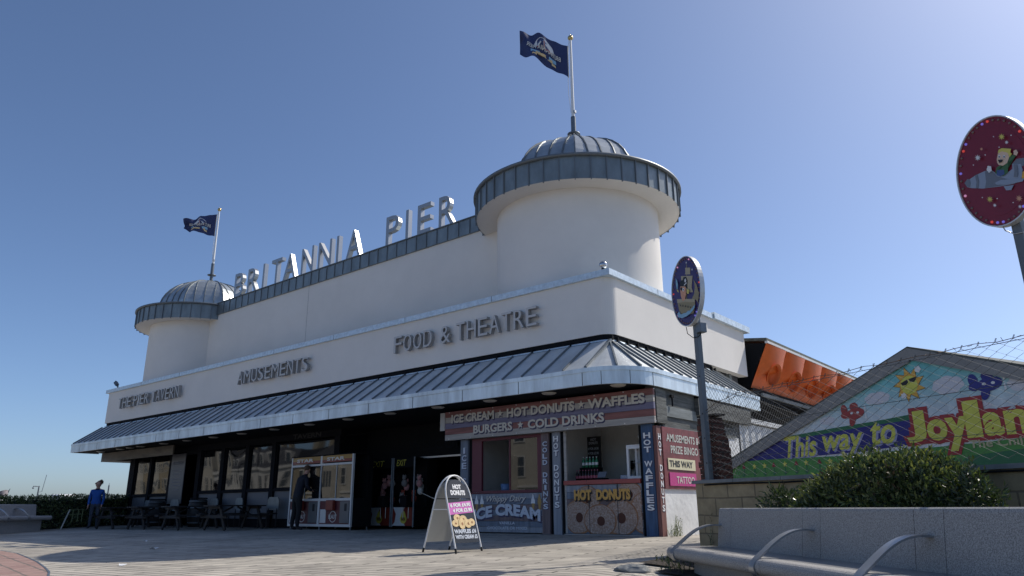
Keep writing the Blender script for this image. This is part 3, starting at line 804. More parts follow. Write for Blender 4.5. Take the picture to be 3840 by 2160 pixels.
# head sign
mb = MB(); planks(mb, -13.04, -7.17, 13.10, 13.16, 2.17, 2.87, 5, [1,0,2,1,0])
mb.m = 3; mb.box(-13.03, -7.18, 13.161, 13.28, 2.18, 2.86)
hs = mb.build('head_sign', ['plank_red','plank_cream','plank_blue','timber_old'], kio)
FS = fr((0, 13.10, 0), (1,0))
def shadowtext(items, bold, mlet, mshadow, parent, name='lettering', dx=.025, dz=-.03, frame=FS, shear=0.):
    for it in items:
        a = MB(); b = MB(); body, x0, x1, z0, z1 = it[:5]; wp = it[5] if len(it) > 5 else None
        if body == '*':
            r = (z1-z0)/2; pts = star((x0+x1)/2, (z0+z1)/2, r)
            a.poly(pts, .004, frame @ Matrix.Translation((0,-.009,0))); b.poly([(p[0]+dx, p[1]+dz) for p in pts], .003, frame @ Matrix.Translation((0,-.004,0)))
        else:
            text(a, body, frame, x0, x1, z0, z1, y=-.008, bold=bold, th=.002, shear=shear, warp=wp)
            text(b, body, frame, x0+dx, x1+dx, z0+dz, z1+dz, y=-.004, bold=bold+.012, th=.0015, shear=shear, warp=wp)
        b.build(name+'_shadow', mshadow, parent); a.build(name, mlet, parent)
shadowtext([('ICE CREAM',-12.82,-11.42,2.575,2.785),('*',-11.33,-11.13,2.60,2.78),('HOT DONUTS',-11.02,-9.10,2.575,2.785),('*',-9.02,-8.82,2.60,2.78),('WAFFLES',-8.75,-7.36,2.575,2.785),
            ('BURGERS',-12.08,-10.86,2.275,2.475),('*',-10.72,-10.52,2.29,2.47),('COLD DRINKS',-10.40,-8.35,2.275,2.475)], .035, 'letter_cream', 'shade_navy', hs)
mb = MB()
for x in [-12.9+.72*i for i in range(9)]:
    for z in (2.845, 2.20): mb.sphere((x, 13.098, z), .013, 6)
mb.build('screw', 'letter_white', hs)
mb = MB(); mb.box(-13.24, -13.08, 13.12, 13.14, 2.42, 2.86); mb.build('side_panel', 'paper', kio)
# vertical lettered boards
def vboard(x0, x1, z0, z1, m_, word, zt, zb, lm, frame=None, wid=.62, y=KY):
    mb = MB(); f = frame or fr((0, y, 0), (1,0))
    vs = [f @ Vector(p) for p in ((x0,-.05,z0),(x1,-.05,z0),(x1,.03,z0),(x0,.03,z0),(x0,-.05,z1),(x1,-.05,z1),(x1,.03,z1),(x0,.03,z1))]
    mb.mesh(vs, [(0,3,2,1),(4,5,6,7),(0,1,5,4),(1,2,6,5),(2,3,7,6),(3,0,4,7)])
    o = mb.build('pillar_board', m_, kio)
    n = len(word); st = (zt-zb)/n; a = MB(); b = MB(); cx = (x0+x1)/2; f2 = f @ Matrix.Translation((0,-.05,0))
    for i, ch in enumerate(word):
        if ch == ' ': continue
        hw = (x1-x0)*wid/2*(.45 if ch == 'I' else 1.15 if ch == 'W' else 1); z = zt-st*i
        text(a, ch, f2, cx-hw, cx+hw, z-st*.80, z, y=-.007, bold=.03, th=.002); text(b, ch, f2, cx-hw+.014, cx+hw+.014, z-st*.80-.016, z-.016, y=-.003, bold=.045, th=.0015)
    b.build('lettering_shadow', 'shade_navy', o); a.build('lettering', lm, o)
vboard(-12.64, -12.39, .0, 2.17, 'plank_slate', 'ICE CREAM', 1.98, .35, 'letter_pale')
vboard(-10.15, -9.94, .0, 2.17, 'plank_brown', 'COLD DRINKS', 1.98, .50, 'letter_pale')
vboard(-9.84, -9.63, .0, 2.17, 'plank_palegrey', 'HOT DONUTS', 2.08, .52, 'letter_white')
vboard(-7.58, -7.32, -.08, 2.17, 'plank_navy', 'HOT WAFFLES', 2.0, .46, 'letter_white')
FSIDE = fr((-7.25, 0, 0), (0,1))
vboard(13.20, 13.385, -.10, 2.12, 'plank_rust', 'HOT DONUTS', 1.97, .44, 'letter_white', frame=fr((-7.25,0,0),(0,1)), wid=.55)
# dark gaps and posts
for a, b, y0, y1, z0 in ((-9.94,-9.84,KY,KY+.05,0),(-9.63,-9.57,KY-.01,KY+.05,0),(-7.66,-7.58,KY-.01,KY+.05,-.05),(-12.39,-12.30,KY+.001,KY+.05,0)):
    mb = MB(); mb.box(a, b, y0, y1, z0, 2.168); mb.build('post', 'black_paint', kio)
# ice cream hatch
mb = MB()
mb.box(-12.30, -11.99, KY, KY+.06, .92, 2.17); mb.box(-10.30, -10.15, KY, KY+.06, .92, 2.17); mb.box(-11.99, -10.30, KY, KY+.06, 2.10, 2.17)
mb.box(-12.30, -10.15, KY-.03, KY+.2, .885, .915); mb.box(-11.15, -11.11, KY+.02, KY+.05, .95, 2.10); mb.box(-11.99, -10.3, KY+.005, KY+.055, .916, .95)
hf = mb.build('hatch_frame', 'maroon', kio)
mb = MB(); mb.box(-11.10, -10.31, KY+.03, KY+.04, .955, 2.095); mb.build('pane', 'glass_clear', hf)
mb = MB(); planks(mb, -12.30, -10.15, KY-.02, KY+.04, .03, .88, 7, [0,2,1,2,1,2,0]); mp = mb.build('ice_cream_board', ['plank_palegrey','plank_brown','plank_slate'], kio)
F2 = fr((0, KY-.02, 0), (1,0))
shadowtext([('Whippy Dairy',-11.80,-10.62,.66,.83)], .012, 'letter_cream', 'shade_navy', mp, 'script_lettering', .012, -.014, F2, .35)
shadowtext([('ICE CREAM',-12.22,-10.22,.30,.56,lambda u,t: (0,.13*math.sin(math.pi*u)-.04))], .05, 'letter_pale', 'shade_navy', mp, 'big_lettering', .03, -.035, F2)
a = MB(); text(a, 'VANILLA', F2, -11.42, -10.95, .20, .265, y=-.006, bold=.02, th=.002); a.build('small_lettering', 'letter_pale', mp)
a = MB(); text(a, 'CHOCOLATE OR MIXED', F2, -11.78, -10.60, .09, .155, y=-.006, bold=.02, th=.002); a.build('small_lettering', 'letter_pale', mp)
for cx in (-12.12, -11.95, -10.42, -10.24):
    mb = MB(); mb.poly([(cx-.045,.66),(cx+.045,.66),(cx+.012,.46),(cx-.012,.46)], .003, F2 @ Matrix.Translation((0,-.004,0))); c = mb.build('painted_cone', 'cone', mp)
    mb = MB(); mb.poly([(cx-.06,.65),(cx+.06,.65),(cx+.055,.71),(cx+.03,.76),(cx+.012,.83),(cx-.01,.86),(cx-.02,.80),(cx-.045,.74)], .003, F2 @ Matrix.Translation((0,-.0085,0))); mb.build('painted_ice', 'ice' if cx != -10.24 else 'cone', mp)
# donut counter
mb = MB(); mb.bevbox(-9.55, -7.66, KY-.06, KY+.35, 1.02, 1.11, .008); ct = mb.build('counter_top', 'counter_red', kio)
mb = MB(); mb.box(-8.95, -8.945, KY-.062, KY-.05, 1.021, 1.109); mb.box(-8.3, -8.295, KY-.062, KY-.05, 1.021, 1.109); mb.build('counter_joint', 'joint', ct)
mb = MB(); planks(mb, -9.50, -7.66, KY-.02, KY+.04, .03, 1.015, 7, [2,0,1,2,1,2,0]); dp = mb.build('donut_board', ['plank_palegrey','plank_brown','plank_slate'], kio)
def blob0(seed, n=44):
    q = random.Random(seed); p1, p2, p3 = (q.uniform(0,6) for _ in range(3)); out = []
    for i in range(n):
        t_ = 2*math.pi*i/n; r = 1+.018*math.sin(3*t_+p1)+.012*math.sin(7*t_+p2)+.012*math.sin(13*t_+p3); out.append((r*math.cos(t_), r*math.sin(t_)))
    return out
def donut_flat(mb_d, mb_s, mb_h, cx, cz, a, b, k, rot=0., clip=(-9.49,-7.67,.035,1.01)):
    def cl(pts): return [(min(max(p[0], clip[0]), clip[1]), min(max(p[1], clip[2]), clip[3])) for p in pts]
    T = lambda y: F2 @ Matrix.Translation((0, y-.003*k, 0))
    mb_d.poly(cl(ellipse(cx, cz, a, b, 36, rot=rot)), .003, T(-.0045))
    # sugar-dusted ring, then browned hole
    bl = [(cx+p[0]*a*.93, cz+.02*b+p[1]*b*.92) for p in blob0(k)]
    mb_s.poly(cl(bl), .0012, T(-.0062))
    mh = MB(); mh.poly(cl(ellipse(cx+.06*a, cz-.02*b, a*.24, b*.29, 24, rot=rot)), .0008, T(-.0075)); mh.build('painted_hole', 'donut_hole', dp)
md_, ms_, mh_ = MB(), MB(), MB()
for k, (cx, cz, a, b, rot) in enumerate(((-8.97,.72,.33,.27,0),(-7.95,.80,.31,.25,.2),(-9.20,.36,.37,.35,-.2),(-7.62,.44,.33,.40,0),(-8.17,.35,.42,.36,.1),(-8.66,.29,.40,.33,0))):
    donut_flat(md_, ms_, mh_, cx, cz, a, b, k+1, rot)
ms_.build('painted_sugar', 'sugar', dp); md_.build('painted_donut', 'donut', dp)
shadowtext([('HOT',-9.28,-8.84,.70,.92),('DONUTS',-8.72,-7.90,.70,.92)], .06, 'orange_text', 'shade_black', dp, 'gold_lettering', .02, -.03, F2 @ Matrix.Translation((0,-.034,0)))
mb = MB(); mb.box(-8.92, -8.912, KY-.05, KY-.021, .03, 1.012); mb.box(-8.22, -8.212, KY-.05, KY-.021, .03, 1.012); mb.build('panel_joint', 'joint', dp)
mb = MB(); mb.box(-9.58, -7.66, KY-.03, KY+.1, -.12, .022); mb.build('plinth', 'granite_far', kio)
mb = MB(); mb.box(-9.565, -9.50, KY+.0, KY+.05, .03, 2.17); mb.build('hatch_jamb', 'plank_cream', kio)
# room behind the hatches
mb = MB()
mb.box(-12.6, -7.3, 15.6, 15.66, 0, 2.93); mb.box(-12.62, -12.56, KY+.1, 15.6, 0, 2.93); mb.build('back_wall', 'kiosk_inner', kio)
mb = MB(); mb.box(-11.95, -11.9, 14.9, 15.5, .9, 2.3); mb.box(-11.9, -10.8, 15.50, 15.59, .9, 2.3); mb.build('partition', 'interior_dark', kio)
mb = MB(); mb.box(-10.1, -10.04, KY+.1, 15.59, 0, 2.49); mb.build('dividing_wall', 'kiosk_inner', kio)
mb = MB(); mb.box(-12.55, -7.3, KY+.07, 15.6, 2.5, 2.55); mb.build('ceiling', 'kiosk_ceiling', kio)
mb = MB(); mb.box(-12.5, -10.15, KY+.2, KY+.75, .86, .90); mb.box(-11.98, -10.4, 15.0, 15.5, 1.18, 1.22); mb.build('work_top', 'steel_dark', kio)
mb = MB()
for x in (-9.0, -8.45): mb.box(x, x+.012, 15.585, 15.6, .9, 2.5)
mb.build('wall_strip', 'letter_white', kio)
# side and rear walls
mb = MB(); mb.box(-7.45, -7.22, KY+.09, 17.3, -.2, 2.13); mb.build('side_wall', 'white_plaster', kio)
mb = MB(); mb.box(-7.40, -7.20, KY-.1, 15.0, 2.56, 2.925); mb.box(-7.40, -7.215, 13.5, 17.2, 2.132, 2.34); mb.box(-7.24, -7.16, 13.2, 13.62, 2.18, 2.88); mb.build('timber_cladding', 'timber_old', kio)
mb = MB(); mb.box(-7.36, -7.18, 13.62, 15.4, 2.345, 2.555); mb.box(-7.3, -7.19, 13.5, 17.1, 2.12, 2.131); mb.build('grey_cladding', 'timber_grey', kio)
mb = MB(); mb.box(-7.45, -7.10, 15.0, 17.9, 2.48, 2.85); mb.build('broken_beam', 'timber_old', kio)
mb = MB(); mb.tube([(-7.14, 13.85, 2.80), (-7.14, 13.85, 2.56)], .018, 6); mb.box(-7.17, -7.12, 13.80, 13.9, 2.74, 2.80); mb.build('old_bracket', 'black_paint', kio)

# things inside and on the kiosk
def board(name, label, cat, frame, x0, x1, z0, z1, m_, lines, lm, th=.02):
    t = thing(name, label, cat, frame @ Vector(((x0+x1)/2, 0, z0)))
    mb = MB(); vs = [frame @ Vector(p) for p in ((x0,-th,z0),(x1,-th,z0),(x1,0,z0),(x0,0,z0),(x0,-th,z1),(x1,-th,z1),(x1,0,z1),(x0,0,z1))]
    mb.mesh(vs, [(0,3,2,1),(4,5,6,7),(0,1,5,4),(1,2,6,5),(2,3,7,6),(3,0,4,7)]); mb.build('panel', m_, t)
    for body, a, b, c, d in lines:
        mb = MB(); text(mb, body, frame, a, b, c, d, y=-th-.004, bold=.02, th=.002); mb.build('lettering', lm, t)
    return t
FB = fr((0, 15.58, 0), (1,0))
t = board('menu_poster', 'black HOT DONUTS price poster on the wall inside the kiosk', 'poster', FB, -10.75+.0, -10.22, 1.25, 2.25, 'poster_black', [], 'letter_pale') if False else None
FM = fr((0, 14.9, 0), (1,0))
t = board('menu_poster', 'narrow black HOT DONUTS price poster hanging inside the kiosk hatch', 'poster', FM, -10.0, -9.62, 1.35, 2.18, 'poster_black', [('HOT',-9.90,-9.74,2.08,2.14),('DONUTS',-9.95,-9.70,2.0,2.06),('6 FOR £4.90',-9.98,-9.68,1.87,1.93),('4 FOR £3.90',-9.98,-9.68,1.76,1.82)], 'letter_pale')
mb = MB()
for cx, cz in ((-9.88,1.60),(-9.77,1.61),(-9.83,1.54),(-9.72,1.53)): ringpoly(mb, cx, cz, .02, .055, FM @ Matrix.Translation((0,-.028-.002*cx,0)), .002, 16)
mb.build('painted_donut', 'donut_gold', t)
board('drinks_board', 'black DRINKS menu board standing behind the donut counter', 'menu board', fr((0,15.2,0),(1,0)), -8.9, -8.35, 1.02, 1.60, 'poster_black', [('DRINKS',-8.86,-8.62,1.50,1.56),('CANS',-8.86,-8.74,1.42,1.45),('FRUIT SHOOT',-8.86,-8.66,1.35,1.38),('WATER',-8.86,-8.74,1.28,1.31),('BOTTLED DRINKS',-8.86,-8.60,1.21,1.24),('BOTTLED WATER',-8.86,-8.60,1.13,1.16)], 'letter_pale')
board('card_sign', 'small grey WE ACCEPT card sign on the donut counter', 'sign', fr((0,13.6,0),(1,0)), -8.32, -8.02, 1.115, 1.20, 'art_steel', [('WE ACCEPT',-8.28,-8.06,1.145,1.175)], 'letter_white')
board('takeaway_sign', 'dim Take-Away sign at the back of the ice cream hatch', 'sign', fr((0,15.49,0),(1,0)), -11.85, -10.85, 1.95, 2.2, 'black_paint', [('Take-Away',-11.75,-10.95,2.02,2.13)], 'board_grey')
def bottle(x, y, z, cap, lab, label, group, r=.034, h=.22):
    t = thing('bottle', label, 'bottle', (x, y, z), 0, group)
    mb = MB(); mb.lathe([(.001,0),(r,0),(r,h*.62),(r*.4,h*.86),(r*.4,h)], (x,y,z), 10); mb.build('glass', cap, t)
    mb = MB(); mb.lathe([(r*1.03,h*.25),(r*1.03,h*.5)], (x,y,z), 10); mb.build('label_band', lab, t)
    mb = MB(); mb.lathe([(r*.45,h*.98),(r*.45,h*1.07),(.001,h*1.07)], (x,y,z), 8); mb.build('cap', lab, t)
    return t
for i in range(8): bottle(-9.52+.078*i, 13.72, 1.112, 'bottle_dark', 'label_pink', 'dark cola bottle with pink label in the front row on the red counter', 'cola bottles on the counter')
mb = MB(); mb.box(-9.5, -9.02, 13.80, 14.0, 1.112, 1.40); o = mb.build('bottle_riser', 'black_paint', loc=(-9.3,13.9,1.112)); tag(o, 'black riser block behind the cola bottles on the kiosk counter', 'riser')
for i in range(5): bottle(-9.46+.088*i, 13.9, 1.402, 'bottle_green', 'letter_white', 'green soft drink bottle on the riser above the cola bottles', 'green bottles on the riser')
t = thing('display_cabinet', 'white framed glass display cabinet at the right end of the donut counter', 'cabinet', (-7.95, 13.6, 1.112))
mb = MB()
for a, b in ((-8.10,-8.05),(-7.72,-7.67)):
    mb.box(a, b, 13.5, 13.55, 1.112, 1.78); mb.box(a, b, 13.85, 13.9, 1.112, 1.78)
mb.box(-8.05, -7.72, 13.5, 13.55, 1.112, 1.17); mb.box(-8.05, -7.72, 13.5, 13.55, 1.72, 1.78); mb.box(-8.10, -7.67, 13.5, 13.9, 1.781, 1.80); mb.box(-8.05, -7.72, 13.56, 13.88, 1.113, 1.13)
mb.build('frame', 'letter_white', t)
mb = MB(); mb.box(-8.05, -7.72, 13.87, 13.88, 1.17, 1.72); mb.build('back', 'paper', t)
mb = MB(); mb.box(-8.04, -7.73, 13.6, 13.84, 1.44, 1.445); mb.build('shelf', 'steel', t)
t = thing('extractor_hood', 'grey steel hood hanging inside the kiosk at top right', 'hood', (-7.9, 14.2, 2.1))
mb = MB(); mb.mesh([(-8.0,13.9,2.02),(-7.4,13.9,2.02),(-7.4,14.8,2.02),(-8.0,14.8,2.02),(-7.8,14.1,2.49),(-7.4,14.1,2.49),(-7.4,14.8,2.49),(-7.8,14.8,2.49)], [(0,3,2,1),(4,5,6,7),(0,1,5,4),(1,2,6,5),(2,3,7,6),(3,0,4,7)]); mb.build('hood', 'steel_dark', t)
mb = MB(); mb.box(-8.02, -7.4, 13.88, 14.8, 1.98, 2.018); mb.build('rim', 'steel', t)
t = thing('wall_phone', 'black wall phone with cable on the kiosk back wall', 'phone', (-9.2, 15.55, 1.5))
mb = MB(); mb.bevbox(-9.26, -9.14, 15.5, 15.58, 1.42, 1.62, .02); mb.build('body', 'black_paint', t)
mb = MB(); mb.tube([(-9.2,15.54,1.42),(-9.23,15.55,1.3),(-9.2,15.55,1.12)], .008, 6); mb.build('cable', 'black_paint', t)
t = thing('till', 'dark flat card till on the donut counter near its middle', 'till', (-8.75, 13.5, 1.112))
mb = MB(); mb.bevbox(-8.85, -8.62, 13.42, 13.6, 1.112, 1.15, .01); mb.build('base', 'black_paint', t)
mb = MB(); mb.T = Matrix.Translation((-8.73,13.52,1.22)) @ Matrix.Rotation(R(-30),4,'X'); mb.bevbox(-.1,.1,-.01,.01,-.07,.07,.006); mb.build('screen', 'art_grey', t)
t = thing('plastic_tub', 'blue plastic tub on the worktop inside the ice cream hatch', 'tub', (-11.55, 13.75, .90))
mb = MB(); mb.lathe([(.001,.902),(.12,.902),(.135,1.10),(.12,1.10),(.11,.92)], (-11.6,13.75,0), 18); mb.build('tub', 'blue_tub', t)
mb = MB(); mb.lathe([(.136,1.09),(.145,1.10),(.136,1.11)], (-11.6,13.75,0), 18); mb.build('rim', 'blue_tub', t)
t = thing('paper_cup', 'pale paper cup on the worktop beside the blue tub', 'cup', (-11.3, 13.72, .9))
mb = MB(); mb.lathe([(.001,.902),(.04,.902),(.055,1.06)], (-11.28,13.72,0), 12); mb.build('cup', 'paper', t)
t = thing('till_screen', 'small grey till screen on the back shelf in the ice cream hatch', 'screen', (-11.8, 15.2, 1.22))
mb = MB(); mb.T = Matrix.Translation((-11.85,15.15,1.36)) @ Matrix.Rotation(R(-20),4,'X'); mb.bevbox(-.17,.17,-.012,.012,-.11,.11,.01); mb.build('screen', 'art_grey', t)
mb = MB(); mb.box(-11.9,-11.8,15.18,15.26,1.222,1.3); mb.build('stand', 'black_paint', t)
t = thing('microwave', 'pale steel microwave on the back shelf in the ice cream hatch', 'microwave', (-11.2, 15.25, 1.22))
mb = MB(); mb.bevbox(-11.5,-10.9,15.05,15.45,1.222,1.55,.01); mb.build('body', 'steel', t)
mb = MB(); mb.box(-11.46,-11.08,15.04,15.05,1.26,1.51); mb.build('door', 'board_grey', t)
mb = MB(); mb.box(-11.07,-11.05,15.02,15.04,1.28,1.49); mb.build('handle', 'steel_dark', t)
# signs on the side wall
FX = fr((-7.215, 0, 0), (0,1))
board('amusements_sign', 'weathered maroon AMUSEMENTS & PRIZE BINGO board on the white side wall', 'sign', FX, 13.40, 15.05, .90, 2.12, 'sign_maroon', [('AMUSEMENTS &',13.56,15.02,1.83,1.99),('PRIZE BINGO',13.72,14.95,1.60,1.76)], 'sign_letter', .03)
FX2 = fr((-7.180, 0, 0), (0,1))
board('direction_sign', 'cream THIS WAY board fixed on the maroon sign', 'sign', FX2, 13.55, 14.75, 1.28, 1.50, 'cream', [('THIS WAY',13.60,14.62,1.33,1.46)], 'ink', .012)
board('tattoo_sign', 'bright magenta TATTOO board low on the maroon sign', 'sign', FX2, 13.58, 14.75, .96, 1.22, 'magenta', [('TATTOO',13.86,14.66,1.01,1.15)], 'letter_cream', .012)

# ================================================================ CLAW MACHINES
def claw(x0, x1, y0, y1, z0, top, label, name='claw_machine'):
    """double crane machine: white frame, glass upper half, maroon doors below"""
    t = thing(name, label, 'claw machine', ((x0+x1)/2, y0, z0)); xm = (x0+x1)/2
    f = fr((0, y0, 0), (1,0)); H_ = top-z0
    zb, zg0, zg1, zh0, zh1 = z0+.09, z0+.86, z0+1.78, z0+1.83, top-.01
    mb = MB()
    for a, b in ((x0, x0+.055), (x1-.055, x1)): mb.box(a, b, y0, y0+.06, zb, top)
    mb.box(xm-.045, xm+.045, y0+.002, y0+.058, zb, zg0-.06); mb.box(xm-.04, xm+.04, y0+.002, y0+.058, zh0-.02, top-.002); mb.box(xm-.012, xm+.012, y0+.004, y0+.05, zg0, zg1)
    for a, b in ((zb, zb+.07), (zg0-.07, zg0), (zg1, zg1+.055)): mb.box(x0+.055, x1-.055, y0+.001, y0+.059, a, b)
    for x in (x0+.74, xm+.74): mb.box(x-.008, x+.008, y0+.004, y0+.05, zg0, zg1)
    mb.build('frame', 'claw_white', t)
    mb = MB(); mb.box(x0+.003, x1-.003, y0+.55, y1, zb, top-.003); mb.box(x0+.003, x0+.02, y0+.06, y0+.55, zb, zg0); mb.box(x1-.02, x1-.003, y0+.06, y0+.55, zb, zg0); mb.box(x0, x1, y0-.02, y1, top, top+.025); mb.box(x0+.06, x1-.06, y0+.1, y1, zg0-.3, zg0-.02); mb.build('cabinet', 'black_paint', t)
    for a, b in ((x0+.055, xm-.045), (xm+.045, x1-.055)):
        mb = MB(); mb.box(a, b, y0+.02, y0+.05, zb+.07, zg0-.07); d = mb.build('door', 'claw_maroon', t)
        w_ = b-a
        mb = MB(); mb.bevbox(b-.40*w_+.13, b-.02, y0-.01, y0+.018, zb+.10, zg0-.09, .006); c = mb.build('coin_panel', 'claw_grey', d)
        mb = MB(); mb.bevbox(a+.04, a+.31, y0+.004, y0+.018, zb+.10, zb+.47, .003); mb.build('prize_flap', 'claw_white', d)
        mb = MB(); mb.bevbox(a+.40, a+.72, y0-.09, y0+.018, zg0-.33, zg0-.05, .02); mb.build('control_panel', 'claw_red', d)
        mb = MB(); F_ = fr((0, y0+.017, 0), (1,0)); ringpoly(mb, a+.62, zb+.27, .135, .155, F_, .003, 28); text(mb, 'ELAUT', F_, a+.44, a+.80, zb+.215, zb+.325, y=-.004, bold=.02, th=.002); mb.build('round_logo', 'claw_white', d)
        mb = MB(); mb.box(b-.22, b-.12, y0-.016, y0-.01, zb+.42, zb+.62); mb.build('coin_slot', 'ink', d)
        # curved marquee
        mb = MB(); n = 8; vs = []
        for i in range(n+1):
            u = i/n; vs += [(a+(b-a)*u, y0-.04*math.sin(math.pi*u), zh0+.03), (a+(b-a)*u, y0-.04*math.sin(math.pi*u), (zh0+zh1)/2), (a+(b-a)*u, y0-.04*math.sin(math.pi*u), zh1)]
        mb.m = 0; mb.mesh(vs, [(3*i, 3*i+3, 3*i+4, 3*i+1) for i in range(n)]); mb.m = 1; mb.mesh(vs, [(3*i+1, 3*i+4, 3*i+5, 3*i+2) for i in range(n)])
        q = mb.build('marquee', ['claw_red','claw_yellow'], t)
        mb = MB(); text(mb, 'STAR', fr((0, y0-.045, 0), (1,0)), a+.28, b-.28, zh0+.07, zh1-.05, bold=.03, th=.002); mb.build('marquee_lettering', 'steel', q)
        mb = MB(); mb.box(a+.0, b-.0, y0+.022, y0+.03, zg0, zg1); mb.build('pane', 'glass_clear', t)
    mb = MB()
    for x in (x0+.08, xm, x1-.08):
        for y in (y0+.08, y1-.08): mb.tube([(x,y,z0),(x,y,zb)], .03, 8)
    mb.build('foot', 'steel_dark', t)
    return t
claw(-19.74, -16.78, 13.25, 13.98, 0, 2.06, 'bright white double claw machine with maroon doors by the tavern window')
def arcade(x0, x1, y0, y1, z0, top, label):
    t = thing('arcade_machine', label, 'arcade machine', ((x0+x1)/2, y0, z0), 0, 'dark prize machines in the entrance')
    f = fr((0, y0, 0), (1,0))
    mb = MB(); mb.box(x0+.03, x1-.03, y0+.5, y1, z0+.08, top); mb.box(x0+.03, x1-.03, y0+.03, y0+.5, top-.03, top); mb.box(x0+.04, x1-.04, y0+.03, y0+.5, z0+.08, z0+.62); mb.build('cabinet', 'black_paint', t)
    for x in (x0, x1-.045): 
        mb = MB(); mb.tube([(x+.02,y0,z0+.06),(x+.02,y0,top)], .028, 10); mb.build('corner_post', 'steel_dark', t)
    mb = MB(); mb.box(x0+.05, x1-.05, y0, y0+.025, top-.28, top-.01); h = mb.build('header', 'black_paint', t)
    mb = MB(); text(mb, 'EXIT', fr((0,y0-.003,0),(1,0)), x0+.14, x1-.38, top-.23, top-.06, bold=0, th=.002, shear=.25); mb.build('header_lettering', 'yellow_text', h)
    mb = MB(); mb.box(x0+.05, x1-.05, y0, y0+.025, z0+.10, z0+.60); p = mb.build('lower_panel', 'claw_red', t)
    xm = (x0+x1)/2-.08
    mb = MB(); mb.poly([(xm-.32,z0+.60),(xm+.16,z0+.60),(xm+.06,z0+.45),(xm+.10,z0+.2),(xm+.2,z0+.1),(xm-.36,z0+.1),(xm-.24,z0+.2),(xm-.2,z0+.42)], .003, f @ Matrix.Translation((0,-.004,0))); mb.build('painted_goblet', 'claw_white', p)
    mb = MB(); mb.poly([(xm+.12+.14*math.sin(a)*(1 if math.cos(a)<.3 else .75), z0+.30+.20*math.cos(a)*(1.0 if math.cos(a)>0 else .72)) for a in [2*math.pi*i/20 for i in range(20)]], .003, f @ Matrix.Translation((0,-.008,0))); mb.build('painted_drop', 'yellow_text', p)
    mb = MB(); text(mb, 'WIN', f, xm+.03, xm+.21, z0+.22, z0+.33, y=-.0105, bold=.03, th=.002); mb.build('drop_lettering', 'claw_maroon', p)
    mb = MB()
    for x in (x1-.34, x1-.12): mb.tube([(x,y0-.10,z0+.30),(x,y0-.10,z0+.85)], .012, 8)
    mb.build('hand_rail', 'steel', t)
    mb = MB(); mb.bevbox(x1-.36, x1-.10, y0-.22, y0-.005, z0+.60, z0+.92, .02); mb.build('control_box', 'black_paint', t)
    mb = MB(); mb.box(x0+.05, x1-.05, y0+.01, y0+.016, z0+.62, top-.28); mb.build('pane', 'glass_clear', t) if False else None
    return t
a1 = arcade(-17.75, -16.66, 14.6, 15.5, .0, 1.98, 'dark EXIT prize machine just right of the white claw machine')
a2 = arcade(-16.63, -15.70, 14.6, 15.5, .0, 1.98, 'dark EXIT prize machine at the right, nearest the open doorway')
rnd = random.Random(5)
for i in range(16):
    x = -17.6+1.8*rnd.random(); z = .70+.8*rnd.random()*.8; y = 14.85+.2*rnd.random()
    if abs(x+16.65) < .12: x += .2
    m_ = ['toy_pink','toy_white','toy_pink','toy_grey','toy_red'][i % 5]
    t = thing('plush_toy', 'dim plush toy hanging or piled behind the glass of the dark prize machines', 'plush toy', (x, y, z-.1), 0, 'plush toys in the prize machines')
    mb = MB(); mb.sphere((x,y,z), .095, 8, (1,.9,1.15)); mb.build('body', m_, t)
    mb = MB(); mb.sphere((x+.02,y-.03,z+.15), .065, 8); mb.build('head', m_, t)
    mb = MB(); mb.sphere((x-.03,y-.03,z+.215), .025, 6); mb.sphere((x+.07,y-.03,z+.21), .025, 6); mb.build('ears', m_, t)
t = thing('electric_box', 'small white electric box low on the tavern wall by the claw machine', 'electric box', (-20.1, 13.97, .2))
mb = MB(); mb.bevbox(-20.25,-19.9,13.93,13.99,.20,.42,.01); mb.build('box', 'letter_white', t)
mb = MB(); mb.box(-20.21,-20.09,13.92,13.93,.24,.38); mb.build('socket', 'ink', t)
t = thing('steel_post', 'pale steel service duct standing in the dark entrance', 'duct', (-16.0, 17.0, 0))
mb = MB(); mb.box(-17.05,-16.7,16.0,16.1,1.9,2.9); mb.build('duct', 'paper', t)
mb = MB(); mb.box(-17.1,-17.06,15.98,16.1,0,2.9); mb.box(-16.69,-16.65,15.98,16.1,0,2.9); mb.build('frame', 'steel_dark', t)
t = thing('barrier_pole', 'thin pale pole leaning in the dark entrance beside the prize machines', 'pole', (-14.6, 14.6, 0))
mb = MB(); mb.tube([(-15.62,14.75,1.0),(-13.9,14.2,.62)], .012, 6); mb.build('pole', 'letter_cream', t)
mb = MB(); mb.tube([(-13.9,14.2,.62),(-13.9,14.2,0)], .02, 6); mb.build('stand', 'black_paint', t)

